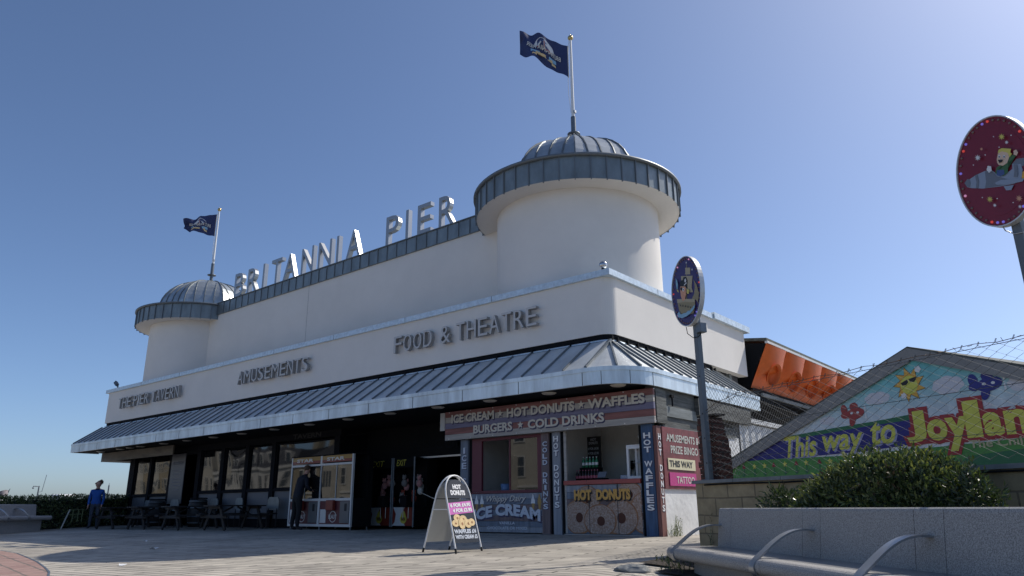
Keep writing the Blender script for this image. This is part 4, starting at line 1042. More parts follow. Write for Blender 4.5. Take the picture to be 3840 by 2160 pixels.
# ================================================================ SANDWICH BOARD
def aboard():
    cx, cy = -8.74, 9.0; g = gz(cx, cy)
    t = thing('sandwich_board', 'white framed A-board with HOT DONUTS poster on a black ground', 'sandwich board', (cx, cy, g))
    # faces look towards +X (poster) and -X; width along Y
    hw, H_, sp = .30, 1.20, .36
    def hoop(side):
        pts = []
        def P(y, z): return (cx+side*sp*(1-z/H_)*1.0+side*.015, cy+y, g+z)
        pts.append(P(-hw, 0.05))
        for i in range(13):
            a = math.pi-math.pi*i/12; y = hw*.93*math.cos(a); z = .90+.30*math.sin(a); pts.append(P(y if 0 < i < 12 else math.copysign(hw*.95, y), z))
        pts.append(P(hw, 0.05)); return pts, P
    for side in (1, -1):
        pts, P = hoop(side)
        mb = MB(); mb.tube(pts, .014, 10); f_ = mb.build('frame', 'white_paint', t)
        mb = MB()
        for y in (-hw, hw): mb.tube([P(y, 0.0), P(y, .07)], .017, 10)
        mb.build('rubber_foot', 'rubber', f_)
    for side in (1, -1):
        _, P = hoop(side)
        o = Vector(P(0, 0)); up = (Vector(P(0, 1))-o).normalized(); xd = Vector((0,1,0)); nb = xd.cross(up)   # frame: X along Y, Z up the board
        y_ = up.cross(xd)
        if side == -1: pass
        FR = Matrix((xd, y_, up)).transposed().to_4x4(); FR.translation = o
        def pan(z0, z1, m_, nm):
            outl = []
            if z1 > .9: outl = [(-.275,z0),(.275,z0)]+[(.270*math.cos(math.pi*i/14), .90+.285*math.sin(math.pi*i/14)) for i in range(15)]
            else: outl = [(-.295,z0),(.295,z0),(.285,z1),(-.285,z1)]
            mb = MB(); mb.poly(outl, .008, FR); return mb.build(nm, m_, t)
        # frame's -Y must look outwards
        top = pan(.87, 1.0, 'poster_black' if side == 1 else 'board_back', 'top_panel'); low = pan(.16, .855, 'poster_black' if side == 1 else 'board_back', 'poster_panel' if side == 1 else 'back_panel')
        if side == 1:
            Fp = FR @ Matrix.Translation((0, -.003, 0))
            mb = MB(); text(mb, 'HOT', Fp, -.10, .10, 1.02, 1.10, bold=.06, th=.002); mb.build('lettering', 'letter_white', top); mb = MB(); text(mb, 'DONUTS', Fp, -.17, .17, .92, 1.005, bold=.06, th=.002); mb.build('lettering', 'letter_white', top)
            mb = MB(); mb.poly([(-.285,.60),(.285,.64),(.28,.83),(-.28,.79)], .002, Fp); mb.build('pink_panel', 'poster_pink', low)
            F3 = FR @ Matrix.Translation((0, -.0065, 0))
            mb = MB(); text(mb, '6 FOR £4.90', F3, -.24, .24, .715, .78, bold=.05, th=.002, warp=lambda u,v:(0,.022*u)); mb.build('price_lettering', 'letter_white', low); mb = MB(); text(mb, '4 FOR £3.90', F3, -.20, .25, .63, .695, bold=.05, th=.002, warp=lambda u,v:(0,.022*u)); mb.build('price_lettering', 'letter_white', low)
            mb = MB(); text(mb, 'WAFFLES £4', F3, -.26, .25, .30, .37, bold=.05, th=.002); mb.build('waffle_lettering', 'letter_pale', low); mb = MB(); text(mb, 'WITH CREAM £5', F3, -.25, .26, .215, .28, bold=.05, th=.002); mb.build('waffle_lettering', 'letter_pale', low)
            dm, hm = MB(), MB()
            for k, (x, z, a, b) in enumerate(((-.13,.55,.08,.06),(-.19,.465,.08,.055),(.0,.53,.085,.06),(-.05,.455,.075,.085),(.09,.455,.08,.07),(.18,.475,.075,.06))):
                dm.poly(ellipse(x, z, a, b, 22), .002, FR @ Matrix.Translation((0,-.004-.0025*k,0))); hm = MB(); hm.poly(ellipse(x+.005, z-.003, a*.26, b*.3, 14), .001, FR @ Matrix.Translation((0,-.0057-.0025*k,0))); hm.build('painted_hole', 'donut', low)
            dm.build('painted_donut', 'donut_gold', low)
    mb = MB()
    for y in (-hw, hw):
        mb.bar((cx+.165, cy+y, g+.66), (cx-.165, cy+y, g+.66), .02, .012)
    mb.build('stay', 'white_paint', t)
aboard()

# ================================================================ PICNIC TABLES, CHAIRS, BARRELS
def picnic(label, x, y, rz=0.):
    g = gz(x, y)
    t = thing('picnic_table', label, 'picnic table', (x, y, g), rz, 'picnic tables outside the tavern')
    T = WM[t.name]; L = 1.7
    def B(name, shapes, m_='wood_dark'):
        mb = MB(); mb.T = T
        for a, b, w_, h in shapes: mb.bar(a, b, w_, h)
        return mb.build(name, m_, t)
    B('table_top', [((-.30+.15*i,-L/2,.70),(-.30+.15*i,L/2,.70),.135,.04) for i in range(5)])
    for s in (-1, 1): B('seat', [((s*(.62-.07+.14*k),-L/2,.43),(s*(.62-.07+.14*k),L/2,.43),.125,.04) for k in range(2)])
    for e in (-1, 1):
        y0 = e*(L/2-.22)
        for s in (-1, 1): B('leg', [((s*.58,y0,.0),(s*.22,y0,.68),.045,.10)])
        B('seat_bearer', [((-.72,y0+e*.05,.385),(.72,y0+e*.05,.385),.045,.09)]); B('top_bearer', [((-.33,y0+e*.05,.65),(.33,y0+e*.05,.65),.045,.08)])
        mb = MB(); mb.T = T
        for sx in (-.45, .45): mb.lathe([(.001,0),(.012,0)], (sx, y0+e*.08, .39), 8)
        B('brace', [((0,y0,.40),(0,y0-e*.55,.67),.06,.04)])
    return t
picnic('dark picnic table beside the man in the blue sweater', -27.85, 12.0, R(4))
picnic('dark picnic table in front of the first barrel', -25.9, 12.2, R(2))
picnic('dark picnic table between the two barrels, in front of the tavern door', -23.7, 12.3, R(-2))
picnic('dark picnic table nearest the white claw machine', -21.6, 12.6, R(1))
def barrel(label, x, y):
    t = thing('barrel', label, 'barrel', (x, y, 0), 0, 'barrels by the tavern door')
    mb = MB(); mb.lathe([(.001,.0),(.26,.0),(.32,.25),(.335,.48),(.32,.72),(.27,.93),(.24,.93),(.23,.88),(.001,.88)], (x,y,0), 24); mb.build('body', 'barrel', t)
    mb = MB()
    for z, r in ((.12,.295),(.33,.333),(.62,.335),(.84,.30)): mb.lathe([(r,z),(r+.008,z),(r+.008,z+.05),(r,z+.05)], (x,y,0), 24)
    mb.build('hoop', 'steel_dark', t)
    mb = MB(); mb.lathe([(.29,.945),(.29,.985),(.001,.99)], (x,y,0), 24); mb.build('lid', 'black_paint', t); return t
barrel('dark wooden barrel left of the tavern door, behind the second table', -28.6, 13.45); barrel('dark wooden barrel right of the tavern door', -25.6, 13.5)
def chair(label, x, y, rz):
    t = thing('chair', label, 'chair', (x, y, gz(x,y)), rz, 'dark chairs along the tavern wall'); T = WM[t.name]
    mb = MB(); mb.T = T; mb.bevbox(-.22,.22,-.22,.22,.43,.47,.01); mb.build('seat', 'wood_dark', t)
    mb = MB(); mb.T = T; mb.poly([(-.24,.55),(.24,.55),(.26,.62),(.26,.86),(.19,.95),(-.19,.95),(-.26,.86),(-.26,.62)], .03, Matrix.Translation((0,.19,0))); mb.build('backrest', 'zinc_dark', t)
    for sx in (-.19, .19):
        for sy in (-.19, .19):
            mb = MB(); mb.T = T; mb.tube([(sx,sy,0),(sx,sy,.43 if sy < 0 else .6)], .018, 6); mb.build('leg', 'wood_dark', t)
    return t
chair('dark chair with cut cornered back against the far left tavern panel', -30.0, 13.55, 0)
chair('dark chair with cut cornered back right of the first barrel', -27.3, 13.3, .1)
chair('dark chair with cut cornered back under the tavern window right of the door', -24.9, 13.5, .0)
chair('dark chair with cut cornered back under the middle tavern window', -23.3, 13.5, -.1)
chair('dark chair with cut cornered back nearest the white claw machine', -21.3, 13.55, .15)

# ================================================================ NEAR GRANITE BENCH
def bench(label, O, d, n, length, g, zs, zt, joints, arms, mgran, mdark, seatd=.52, lean=.05, ext=.15):
    """stone bench: d runs along it, n points to the back"""
    t = thing('stone_bench', label, 'bench', (O[0], O[1], g))
    Fm = Matrix((d, n, Vector((0,0,1)))).transposed().to_4x4(); Fm.translation = (O[0], O[1], 0)
    def prism(mb, prof, a, b):
        k = len(prof); vs = [Fm @ Vector((x, p[0], p[1])) for x in (a, b) for p in prof]
        mb.mesh(vs, [list(range(k))[::-1], [k+i for i in range(k)]]+[(i, (i+1)%k, k+(i+1)%k, k+i) for i in range(k)])
    cuts = [0]+joints+[length]
    back = []
    bk = [(.0,zs-.3),(.0,zs),(lean,zt-.03),(lean+.008,zt-.01),(lean+.025,zt),(lean+.13,zt),(lean+.15,zt-.015),(lean+.15,zs-.3)]
    for i in range(len(cuts)-1):
        mb = MB(); prism(mb, bk, cuts[i]+.003, cuts[i+1]-.003); mb.build('back_slab', mgran, t)
    R_ = .07; c = zs-R_
    bull = [(-seatd+.10,zs)]+[(-seatd+.0-R_*math.sin(math.pi*i/10)+.0, c+R_*math.cos(math.pi*i/10)) for i in range(11)]+[(-seatd+.10,c-R_)]
    j2 = [0]+[x for x in joints]+[length]
    for i in range(len(j2)-1):
        a, b = j2[i]+.003-(ext if i == 0 else 0), j2[i+1]-.003
        mb = MB(); prism(mb, bull, a, b); o = mb.build('seat_edge', mgran, t)
        mb = MB(); prism(mb, [(-seatd+.102,zs-.14),(-seatd+.102,zs-.002),(-.003,zs-.002),(-.003,zs-.14)], a, b); mb.build('seat_slab', mdark, t)
    mb = MB(); prism(mb, [(-seatd+.16,g-.3),(-seatd+.16,zs-.142),(.12,zs-.142),(.12,g-.3)], .12, length); mb.build('base', mgran, t)
    for s in arms:
        # flat steel strap leaving the back, arching over and wrapping the seat edge
        pts = [(.0+lean*.6, zs+.235),(-.06,zs+.245),(-.16,zs+.235),(-.27,zs+.195),(-.38,zs+.125),(-.47,zs+.055),(-.55,zs-.005),(-.59,zs-.05),(-.597,zs-.09),(-.57,zs-.145),(-.52,zs-.155)]
        if seatd != .52: pts = [(p[0]*seatd/.52, p[1]) for p in pts]
        # smooth the line
        for _ in range(2):
            q = [pts[0]]
            for i in range(len(pts)-1): q += [tuple(.75*pts[i][k]+.25*pts[i+1][k] for k in (0,1)), tuple(.25*pts[i][k]+.75*pts[i+1][k] for k in (0,1))]
            pts = q+[pts[-1]]
        wd, th = .10, .016; vs = []; fs = []
        for i, p in enumerate(pts):
            a = Vector((pts[min(i+1,len(pts)-1)][0]-pts[max(i-1,0)][0], pts[min(i+1,len(pts)-1)][1]-pts[max(i-1,0)][1])).normalized(); nr = Vector((a.y, -a.x))
            w_ = wd*(.8 if i < 6 else 1)
            for sx, sn in ((-1,-1),(1,-1),(1,1),(-1,1)): vs.append(Fm @ Vector((s+sx*w_/2*1.0, p[0]+nr.x*sn*th/2, p[1]+nr.y*sn*th/2)))
        for i in range(len(pts)-1):
            for k in range(4): fs.append((4*i+k, 4*i+(k+1)%4, 4*i+4+(k+1)%4, 4*i+4+k))
        k = len(pts)-1; fs += [(0,1,2,3), (4*k+3,4*k+2,4*k+1,4*k)]
        mb = MB(); mb.mesh(vs, fs, False); mb.build('armrest', 'steel', t)
    return t
bench('long speckled grey granite bench with steel armrests in the right foreground', B0, BD, BN, 6.0, -.30, .10, .535, [.36,1.98,2.30,3.60,3.92,5.2], [.05, 2.16, 3.77, 5.5], 'granite', 'granite_dark')
LBD = Vector((.55,-.835,0)).normalized(); LBN = Vector((-.835,-.55,0)).normalized()
bench('far pale stone bench in shade in front of the hedge at the left edge', Vector((-29.92,9.88,0)), LBD, LBN, 6.0, -.09, .42, .80, [2.0,4.0], [1.0,1.9,2.8,3.7], 'granite_far', 'granite_far', .5, ext=.08)

# ================================================================ BLOCK WALL, FENCE, POSTS
FW = fr((W0.x, W0.y, 0), WD)           # X along the wall, -Y towards the viewer
def wpt(s, off, z): return FW @ Vector((s, off, z))
t = thing('block_wall', 'low sandstone block wall with grey coping behind the granite bench', 'wall', (W0.x, W0.y, -.3))
mb = MB(); mb.T = FW; mb.box(-.17, 6.5, 0, .20, -.45, .865); o = mb.build('wall', 'stone_block', t)
mb = MB(); mb.T = FW
for i in range(8): mb.box(-.22+.85*i+.004, -.22+.85*(i+1)-.004, -.035, .235, .867, .912)
mb.build('coping', 'coping', t)
mb = MB(); mb.tube([wpt(.05,-.03,.845),wpt(.6,-.03,.85),wpt(1.5,-.03,.835),wpt(3,-.03,.85),wpt(6,-.03,.84)], .010, 6); mb.build('cable', 'black_paint', t)
# ragged end of an old brick wall
t = thing('brick_pier', 'ragged dark red brick stub at the end of the sandstone wall', 'brick pier', (-4.95, 10.15, -.1))
mb = MB(); rnd = random.Random(11)
for k in range(23):
    z = -.25+.09*k; r = rnd.uniform(-.02,.02)+(.03 if k > 18 else 0); mb.T = FW; mb.box(-.30+r-.01*(k<10), .14-.025*max(0,k-17), .21+.0*k, .44, z, z+.083)
mb.T = FW; mb.box(-.27, .12, .22, .43, -.25, 1.5); mb.T = Matrix.Identity(4); mb.build('brickwork', 'brick_brown', t)
mb = MB(); mb.T = FW; mb.box(-.30, .10, .23, .42, 1.83, 1.86); mb.build('mortar_cap', 'soil', t)
def post(name, label, s, z0, z1, off=.10, cat='fence post', wd=.085):
    t = thing(name, label, cat, wpt(s, off, z0))
    mb = MB(); mb.T = FW; mb.box(s-wd/2, s+wd/2, off-wd/2, off+wd/2, z0, z1); o = mb.build('shaft', 'post_galv', t, bevel=.006)
    mb = MB(); mb.T = FW; mb.box(s-wd*.9, s+wd*.9, off-wd*.9, off+wd*.9, z0, z0+.012); mb.build('base_plate', 'steel_dark', t)
    mb = MB()
    for z in (1.15, 1.5, 1.85, 2.4): mb.sphere(wpt(s+.02, off-wd/2-.002, z), .010, 6)
    mb.build('bolt', 'ink', t); return t
post('sign_post', 'galvanised steel post carrying the purple oval pirate ship sign', .02, .912, 3.35)
post('sign_post', 'galvanised steel post carrying the red oval rocket sign at the right edge', 4.70, .912, 3.5)
def chainlink(name, label, A, B_, z0, zf, pitch=.085, r=.0031, m_='wire', curl=True, barbs=True):
    """woven wire: zigzag strands between A and B_, top edge height zf(u)"""
    A = Vector(A); B_ = Vector(B_); L = (B_-A).length; d = (B_-A)/L; nr = Vector((-d.y, d.x, 0))
    t = thing(name, label, 'fence', (A.x, A.y, z0))
    mb = MB(); n = int(L/pitch)
    for i in range(n):
        x = pitch*i; u = x/L; pts = []; top = zf(u); k = 0; z = top
        while z > z0:
            pts.append(A+d*(x+(pitch*.52 if (k+i) % 2 else -pitch*.52))+nr*(.004 if (k+i) % 2 else -.004)+Vector((0,0,z))-Vector((0,0,A.z))*0); z -= pitch*.56; k += 1
        pts = [Vector((p.x, p.y, p.z)) for p in pts]
        if curl: pts.insert(0, pts[0]+Vector((0,0,.035))+d*.02)
        mb.tube(pts, r, 3, cap=False, smooth=False)
    mb.build('mesh', m_, t)
    mb = MB()
    for dz in (-.02, -.42, -.85):
        mb.tube([A+d*L*j/10+Vector((0,0,max(z0, zf(j/10)+dz)))+nr*.006 for j in range(11)], r*1.25, 4, cap=False)
    mb.build('straining_wire', m_, t)
    if barbs:
        mb = MB(); pts = []
        for j in range(31): pts.append(A+d*L*j/30+Vector((0,0,zf(j/30)+.01+.012*math.sin(j*2.1)))+nr*.02*math.sin(j*1.3))
        mb.tube(pts, r*1.4, 4, cap=False)
        for j in range(1, 40):
            p = A+d*L*j/40+Vector((0,0,zf(j/40)+.012)); 
            q = rv()*.022; mb.tube([p-q, p+q], r, 3, cap=False)
        mb.build('barbed_wire', 'rust_wire', t)
    return t
chainlink('chain_link_fence', 'chain link fence with barbed top wire standing on the sandstone wall', wpt(.06,.10,0), wpt(6.4,.10,0), .92, lambda u: 2.04-.16*max(0,1-u*9)**2+.03*u)
chainlink('chain_link_fence', 'chain link fence running back from the pirate sign post beside the pier', (-4.80,10.25,0), (-5.65,17.0,0), .85, lambda u: 2.44+.12*u, barbs=False)

# ================================================================ OVAL SIGNS
def oval(name, label, c, az, a, b, m_face, art, lit, aff=None):
    if aff:
        ax_, bx_, ay_, by_ = aff; hw, hh = math.hypot(ax_, bx_), math.hypot(ay_, by_); det = ax_*by_-bx_*ay_
        un = lambda p: ((p[0]*hw*by_-bx_*p[1]*hh)/det, (ax_*p[1]*hh-ay_*p[0]*hw)/det)
        art = [(n_, m_, [un(p) for p in pts]) for n_, m_, pts in art]
    t = thing(name, label, 'sign', c)
    nrm = Vector((math.cos(az), math.sin(az), 0)); xd = Vector((-nrm.y, nrm.x, 0))     # viewer's right on the face
    Fm = fr(c, xd)
    mb = MB(); n = 56; th = .075; P = ellipse(0, 0, a, b, n); Q = ellipse(0, 0, a-.012, b-.012, n)
    vs = [Fm @ Vector((p[0], 0, p[1])) for p in P]+[Fm @ Vector((p[0], th, p[1])) for p in P]+[Fm @ Vector((p[0], 0, p[1])) for p in Q]+[Fm @ Vector((p[0], .02, p[1])) for p in Q]
    fs = []
    for i in range(n):
        j = (i+1) % n; fs += [(i, n+i, n+j, j), (i, j, 2*n+j, 2*n+i), (2*n+i, 2*n+j, 3*n+j, 3*n+i)]
    mb.mesh(vs, fs, False); mb.mesh([vs[n+i] for i in range(n)], [list(range(n))[::-1]], False); mb.build('rim', 'sign_rim', t)
    mb = MB(); mb.poly(ellipse(0, 0, a-.012, b-.012, n), .004, Fm @ Matrix.Translation((0,.016,0))); face = mb.build('face', m_face, t)
    mb = MB(); mb.poly(ellipse(0, 0, a*.80, b*.80, 44), .002, Fm @ Matrix.Translation((0,.0135,0))); 
    mb.build('inner_face', m_face, face)
    lay = [0]
    byname = {}
    for nm, m2, pts in art:
        lay[0] += 1
        mb = MB(); mb.poly([(p[0]*a, p[1]*b) for p in pts], .0012, Fm @ Matrix.Translation((0,.0115-.0014*lay[0],0))); mb.build(nm, m2, face)
    me = None; NB = 40
    for k in range(NB):
        ang = 2*math.pi*(k+.5)/NB; p = Fm @ Vector(((a-.045)*math.cos(ang), .012, (b-.045)*math.sin(ang)))
        mb = MB(); mb.sphere(p, .0135, 7); mb.build('bulb', lit.get(k, 'bulb_off'), t)
    return t, Fm
az = R(-119)
# art in unit coordinates of the oval
def blob(cx, cz, r, seed, n=22, k=.12):
    q = random.Random(seed); ph = q.uniform(0, 6)
    return [(cx+r*(1+k*math.sin(5*t_+ph)+k*.6*math.sin(9*t_))*math.cos(t_), cz+r*(1+k*math.sin(5*t_+ph)+k*.6*math.sin(9*t_))*math.sin(t_)) for t_ in [2*math.pi*i/n for i in range(n)]]
pir = [('painted_mast','art_tan2',[(.02,.75),(.06,.75),(.06,-.28),(.02,-.28)]),
 ('painted_sail','art_tan',[(-.05,.66),(.30,.66),(.28,.50),(.31,.47),(-.08,.47),(-.04,.52)]),
 ('painted_sail','art_tan',[(-.34,.42),(.45,.43),(.38,.1),(.48,-.03),(.0,-.05),(-.3,.1)]),
 ('painted_sail','art_tan2',[(.52,.32),(.72,.18),(.86,-.05),(.80,-.32),(.66,-.24),(.36,-.26),(.55,-.08),(.60,.12)]),
 ('painted_hat','art_black',[(-.42,.22),(-.34,.30),(-.22,.30),(-.16,.39),(.02,.40),(.12,.30),(.10,.15),(.12,.06),(-.1,.14),(-.38,.12)]),
 ('painted_skull','art_white',blob(-.03,.29,.055,1)),('painted_bone','art_white',[(-.12,.17),(.06,.24),(.07,.215),(-.11,.145)]),
 ('painted_hull','art_tan2',[(-.58,-.30),(-.30,-.25),(.62,-.25),(.64,-.42),(.52,-.62),(-.25,-.72),(-.45,-.55)]),
 ('painted_rail','art_tan',[(-.60,-.25),(-.1,-.23),(.62,-.22),(.62,-.31),(-.1,-.32),(-.56,-.36)]),
 ('painted_face','art_skin',[(-.36,.12),(.02,.12),(.04,-.10),(-.04,-.26),(-.18,-.30),(-.30,-.18),(-.36,.0)]),
 ('painted_eye','art_white',ellipse(-.14,.03,.07,.05,12)),('painted_eye_patch','art_black',ellipse(-.27,.05,.07,.05,12)),
 ('painted_pupil','art_black',ellipse(-.13,.025,.025,.022,8)),
 ('painted_sword','art_blue',[(-.66,.36),(-.55,.28),(-.50,.18),(-.52,.04),(-.58,.04),(-.64,.18)]),('painted_guard','art_yellow',[(-.58,.04),(-.46,.0),(-.44,-.06),(-.54,-.02)]),
 ('painted_parrot','art_yellow',blob(.20,-.02,.07,2)),
 ('painted_wave','art_blue',[(-.52,-.66),(-.40,-.60),(-.28,-.68),(-.1,-.64),(.08,-.62),(.2,-.56),(.35,-.55),(.48,-.47),(.66,-.38),(.64,-.46),(.5,-.56),(.34,-.64),(.1,-.72),(-.2,-.78),(-.48,-.76)])]
for k, (x, z) in enumerate(((.10,.80),(.50,.60))): pir.append(('painted_star','art_white',star(x,z,.05,4,.3)))
for k in range(5): pir.append(('painted_port','art_black',ellipse(-.30+.18*k,-.42-.01*k,.025,.03,8)))
lit1 = {7:'bulb_pink',13:'bulb_pink',19:'bulb_red',24:'bulb_pink',33:'bulb_blue',34:'bulb_blue',0:'bulb_red'}
C1 = wpt(-.03, -.02, 3.73)
oval('oval_sign', 'purple oval pirate ship sign with light bulbs on the middle post', C1, az, .385, .555, 'sign_purple', pir, lit1, (55.8,-10.2,26.1,127.9))
t = thing('junction_box', 'small grey electric box behind the purple oval sign', 'electric box', wpt(.09,.10,3.12))
mb = MB(); mb.T = FW; mb.bevbox(.065,.17,.04,.16,3.05,3.20,.008); mb.build('box', 'steel_dark', t)
mb = MB(); mb.tube([wpt(.11,.10,3.05),wpt(.09,.06,2.99),wpt(.0,.03,2.99),wpt(-.12,.03,3.08),wpt(-.14,.03,3.19)], .006, 5); mb.build('cable', 'black_paint', t)
rock = [('painted_flame','art_flame',[(.62,-.02),(.80,.06),(1.0,.04),(.97,-.10),(.80,-.16),(.60,-.12)]),
 ('painted_fin','art_grey',[(.40,.12),(.52,.22),(.74,.24),(.68,.10),(.50,.06)]),
 ('painted_fuselage','art_steel',[(-.74,-.28),(-.66,-.18),(-.50,-.10),(-.25,-.01),(-.10,.02),(.05,-.06),(.25,-.06),(.42,.04),(.42,.13),(.62,.13),(.66,.04),(.62,-.16),(.45,-.22),(.1,-.28),(-.3,-.33),(-.6,-.335),(-.72,-.32)]),
 ('painted_band','art_grey',[(-.25,-.01),(-.14,.01),(-.02,-.04),(.05,-.10),(.3,-.14),(.55,-.14),(.55,-.18),(.1,-.27),(-.25,-.32),(-.22,-.2)]),
 ('painted_nose','art_grey',[(-.78,-.25),(-.70,-.17),(-.64,-.18),(-.62,-.25),(-.64,-.32),(-.72,-.31)]),
 ('painted_stripe','art_grey',[(-.50,-.10),(-.44,-.075),(-.40,-.2),(-.42,-.33),(-.48,-.335),(-.46,-.22)]),
 ('painted_wing','art_steel',[(.0,-.22),(.15,-.16),(.70,-.12),(.66,-.17),(.3,-.24),(.05,-.25)]),
 ('painted_stripe','art_grey',[(.46,.12),(.54,.12),(.56,-.04),(.54,-.10),(.46,-.10),(.48,.0)]),
 ('painted_fin','art_steel',[(.22,-.27),(.46,-.24),(.40,-.33),(.28,-.34)]),
 ('painted_coat','art_green',[(.02,-.05),(.06,.06),(.16,.10),(.30,.13),(.44,.20),(.52,.26),(.46,.29),(.36,.25),(.34,.12),(.33,-.02),(.22,-.09)]),
 ('painted_overall','art_denim',[(.06,-.08),(.07,.01),(.24,.02),(.25,-.06),(.15,-.10)]),
 ('painted_head','art_pale',[(.08,.14),(.07,.20),(.10,.30),(.18,.35),(.34,.33),(.37,.24),(.32,.14),(.22,.09),(.12,.10)]),
 ('painted_hair','art_yellow',[(.10,.31),(.12,.37),(.2,.40),(.42,.39),(.40,.33),(.44,.30),(.38,.24),(.34,.32),(.2,.345)]),
 ('painted_eye','art_white',ellipse(.14,.25,.03,.03,10)),('painted_eye','art_white',ellipse(.26,.25,.03,.03,10)),('painted_pupil','art_black',ellipse(.14,.245,.013,.016,8)),('painted_pupil','art_black',ellipse(.26,.245,.013,.016,8)),
 ('painted_mouth','ink',[(.11,.19),(.23,.195),(.21,.15),(.15,.135)]),
 ('painted_hand','art_pale',blob(.54,.32,.05,4)),('painted_glove','art_white',blob(-.10,.02,.06,5))]
for x, z, r, m2 in ((.22,.60,.085,'art_yellow'),(.34,.50,.05,'art_white'),(-.38,.22,.085,'art_white'),(-.28,.38,.045,'art_skin'),(-.08,-.52,.085,'art_yellow'),(.04,-.62,.05,'art_white'),(.62,-.47,.085,'art_skin'),(.64,-.61,.05,'art_white')): rock.append(('painted_star', m2, [(p[0]*1.0, z+(p[1]-z)*.72) for p in star(x, z, r, 8, .4)]))
for x, z in ((.04,.60),(-.17,.27),(.47,.62),(.18,.41),(-.25,-.50),(.12,-.50),(.5,-.55),(-.46,.08)): rock.append(('painted_dot','art_white',ellipse(x,z,.014,.010,8)))
lit2 = {9:'bulb_red',10:'bulb_blue',14:'bulb_blue',15:'bulb_red',18:'bulb_blue',21:'bulb_pink',27:'bulb_red',28:'bulb_blue',29:'bulb_blue',3:'bulb_red',33:'bulb_blue'}
C2 = wpt(4.66, -.02, 3.69)
oval('oval_sign', 'red oval sign of a child waving from a rocket, cut by the right edge', C2, az, .40, .575, 'sign_red', rock, lit2, (153.4,-42.8,67.0,195.3))
t = thing('junction_box', 'small grey electric box with cable below the red oval sign', 'electric box', wpt(4.9,.10,3.2))
mb = MB(); mb.T = FW; mb.bevbox(4.845,4.95,.04,.16,3.02,3.17,.008); mb.build('box', 'steel_dark', t)
mb = MB(); mb.tube([wpt(4.76,.05,3.02),wpt(4.68,.05,3.03),wpt(4.62,.02,3.08),wpt(4.60,.02,3.14)], .006, 5); mb.build('cable', 'steel', t)

# ================================================================ PAINTED SHED
GO = 2.0
FG = FW @ Matrix.Translation((0, GO, 0))
t = shed = thing('painted_shed', 'low gabled shed with a colourful Joyland mural behind the chain link fence', 'shed', FG @ Vector((2.05, 0, 0)))
aps, apz, els, elz, ers, erz = 2.05, 2.63, -1.66, 1.33, 5.75, 1.33
mb = MB()
pts = [(els,-.1),(ers,-.1),(ers,elz-.05),(aps,apz-.05),(els,elz-.05)]
mb.poly(pts, .15, FG @ Matrix.Translation((0,.02,0)))
mb.T = FG; mb.box(els, els+.12, .17, 5, -.1, elz-.06); mb.box(ers-.12, ers, .17, 5, -.1, elz-.06); mb.T = Matrix.Identity(4)
mb.build('wall', 'barge_grey', t)
mb = MB()
def slope(s0, z0, s1, z1, y0, y1, th):
    vs = [FG @ Vector(p) for p in ((s0,y0,z0),(s1,y0,z1),(s1,y1,z1),(s0,y1,z0),(s0,y0,z0+th),(s1,y0,z1+th),(s1,y1,z1+th),(s0,y1,z0+th))]
    mb.mesh(vs, [(0,3,2,1),(4,5,6,7),(0,1,5,4),(1,2,6,5),(2,3,7,6),(3,0,4,7)])
slope(els-.14, elz-.09, aps, apz-.04, -.02, 5.2, .035); slope(aps, apz-.04, ers+.14, erz-.09, -.02, 5.2, .035); mb.build('roof', 'roof_moss', t)
mb = MB(); 
for s0, z0, s1, z1 in ((els-.1, elz-.08, aps, apz-.03), (aps, apz-.03, ers+.1, erz-.08)):
    mb.poly([(s0,z0-.16),(s1,z1-.19),(s1,z1),(s0,z0)], .03, FG @ Matrix.Translation((0,-.035,0)))
mb.poly([(els-.1,elz-.35),(els-.02,elz-.35),(els-.02,elz-.2),(els-.1,elz-.2)], .03, FG @ Matrix.Translation((0,-.034,0)))
mb.build('barge_board', 'barge_grey', t)
FMu = lambda k: FG @ Matrix.Translation((0, .012-.0032*k, 0))
mb = MB(); mb.poly([(els+.04,1.0),(ers-.04,1.0),(ers-.04,1.27),(aps,2.50),(els+.04,1.27)], .006, FMu(0)); mu = mb.build('mural', 'mural_sky', t)
def paint(nm, m_, polys, k):
    mb = MB()
    for i, p in enumerate(polys): mb.poly(p, .001, FMu(k+.12*i))
    return mb.build(nm, m_, mu)
paint('painted_grass', 'mural_green', [[(els+.045,1.005),(ers-.045,1.005),(ers-.045,1.36),(3.6,1.30),(2.2,1.27),(.8,1.25),(-.4,1.28),(-1.0,1.295),(els+.045,1.262)]], 1)
paint('painted_grass', 'mural_green2', [[(2.4,1.01),(4.8,1.01),(4.8,1.15),(4.0,1.18),(3.2,1.17),(2.6,1.13)]], 1.6)
paint('painted_ribbon', 'mural_green2', [[(-.2,1.62),(.6,1.66),(1.4,1.69),(1.9,1.72),(1.9,1.62),(1.0,1.60),(0,1.56)]], 1.4)
paint('painted_ribbon', 'mural_blue', [[(-1.55,1.29),(-.75,1.285),(.2,1.28),(1.1,1.29),(1.95,1.33),(1.95,1.65),(1.2,1.63),(.3,1.585),(-.35,1.56),(-.72,1.57)]], 2)
def mtext(nm, body, m_, x0, x1, z0, z1, k, bold, shear=0., warp=None):
    mb = MB(); text(mb, body, FMu(k), x0, x1, z0, z1, bold=bold, th=.001, shear=shear, warp=warp); return mb.build(nm, m_, mu)
for (body, a, b, c, d, w_) in (('This',-.33,.30,1.28,1.61,None),('way',.42,1.14,1.235,1.56,None),('to',1.27,1.66,1.36,1.68,None)):
    mtext('lettering_shadow', body, 'mural_lilac', a+.025, b+.025, c-.02, d-.02, 3, .03, .25); mtext('lettering', body, 'mural_yellow', a, b, c, d, 3.6, .02, .25)
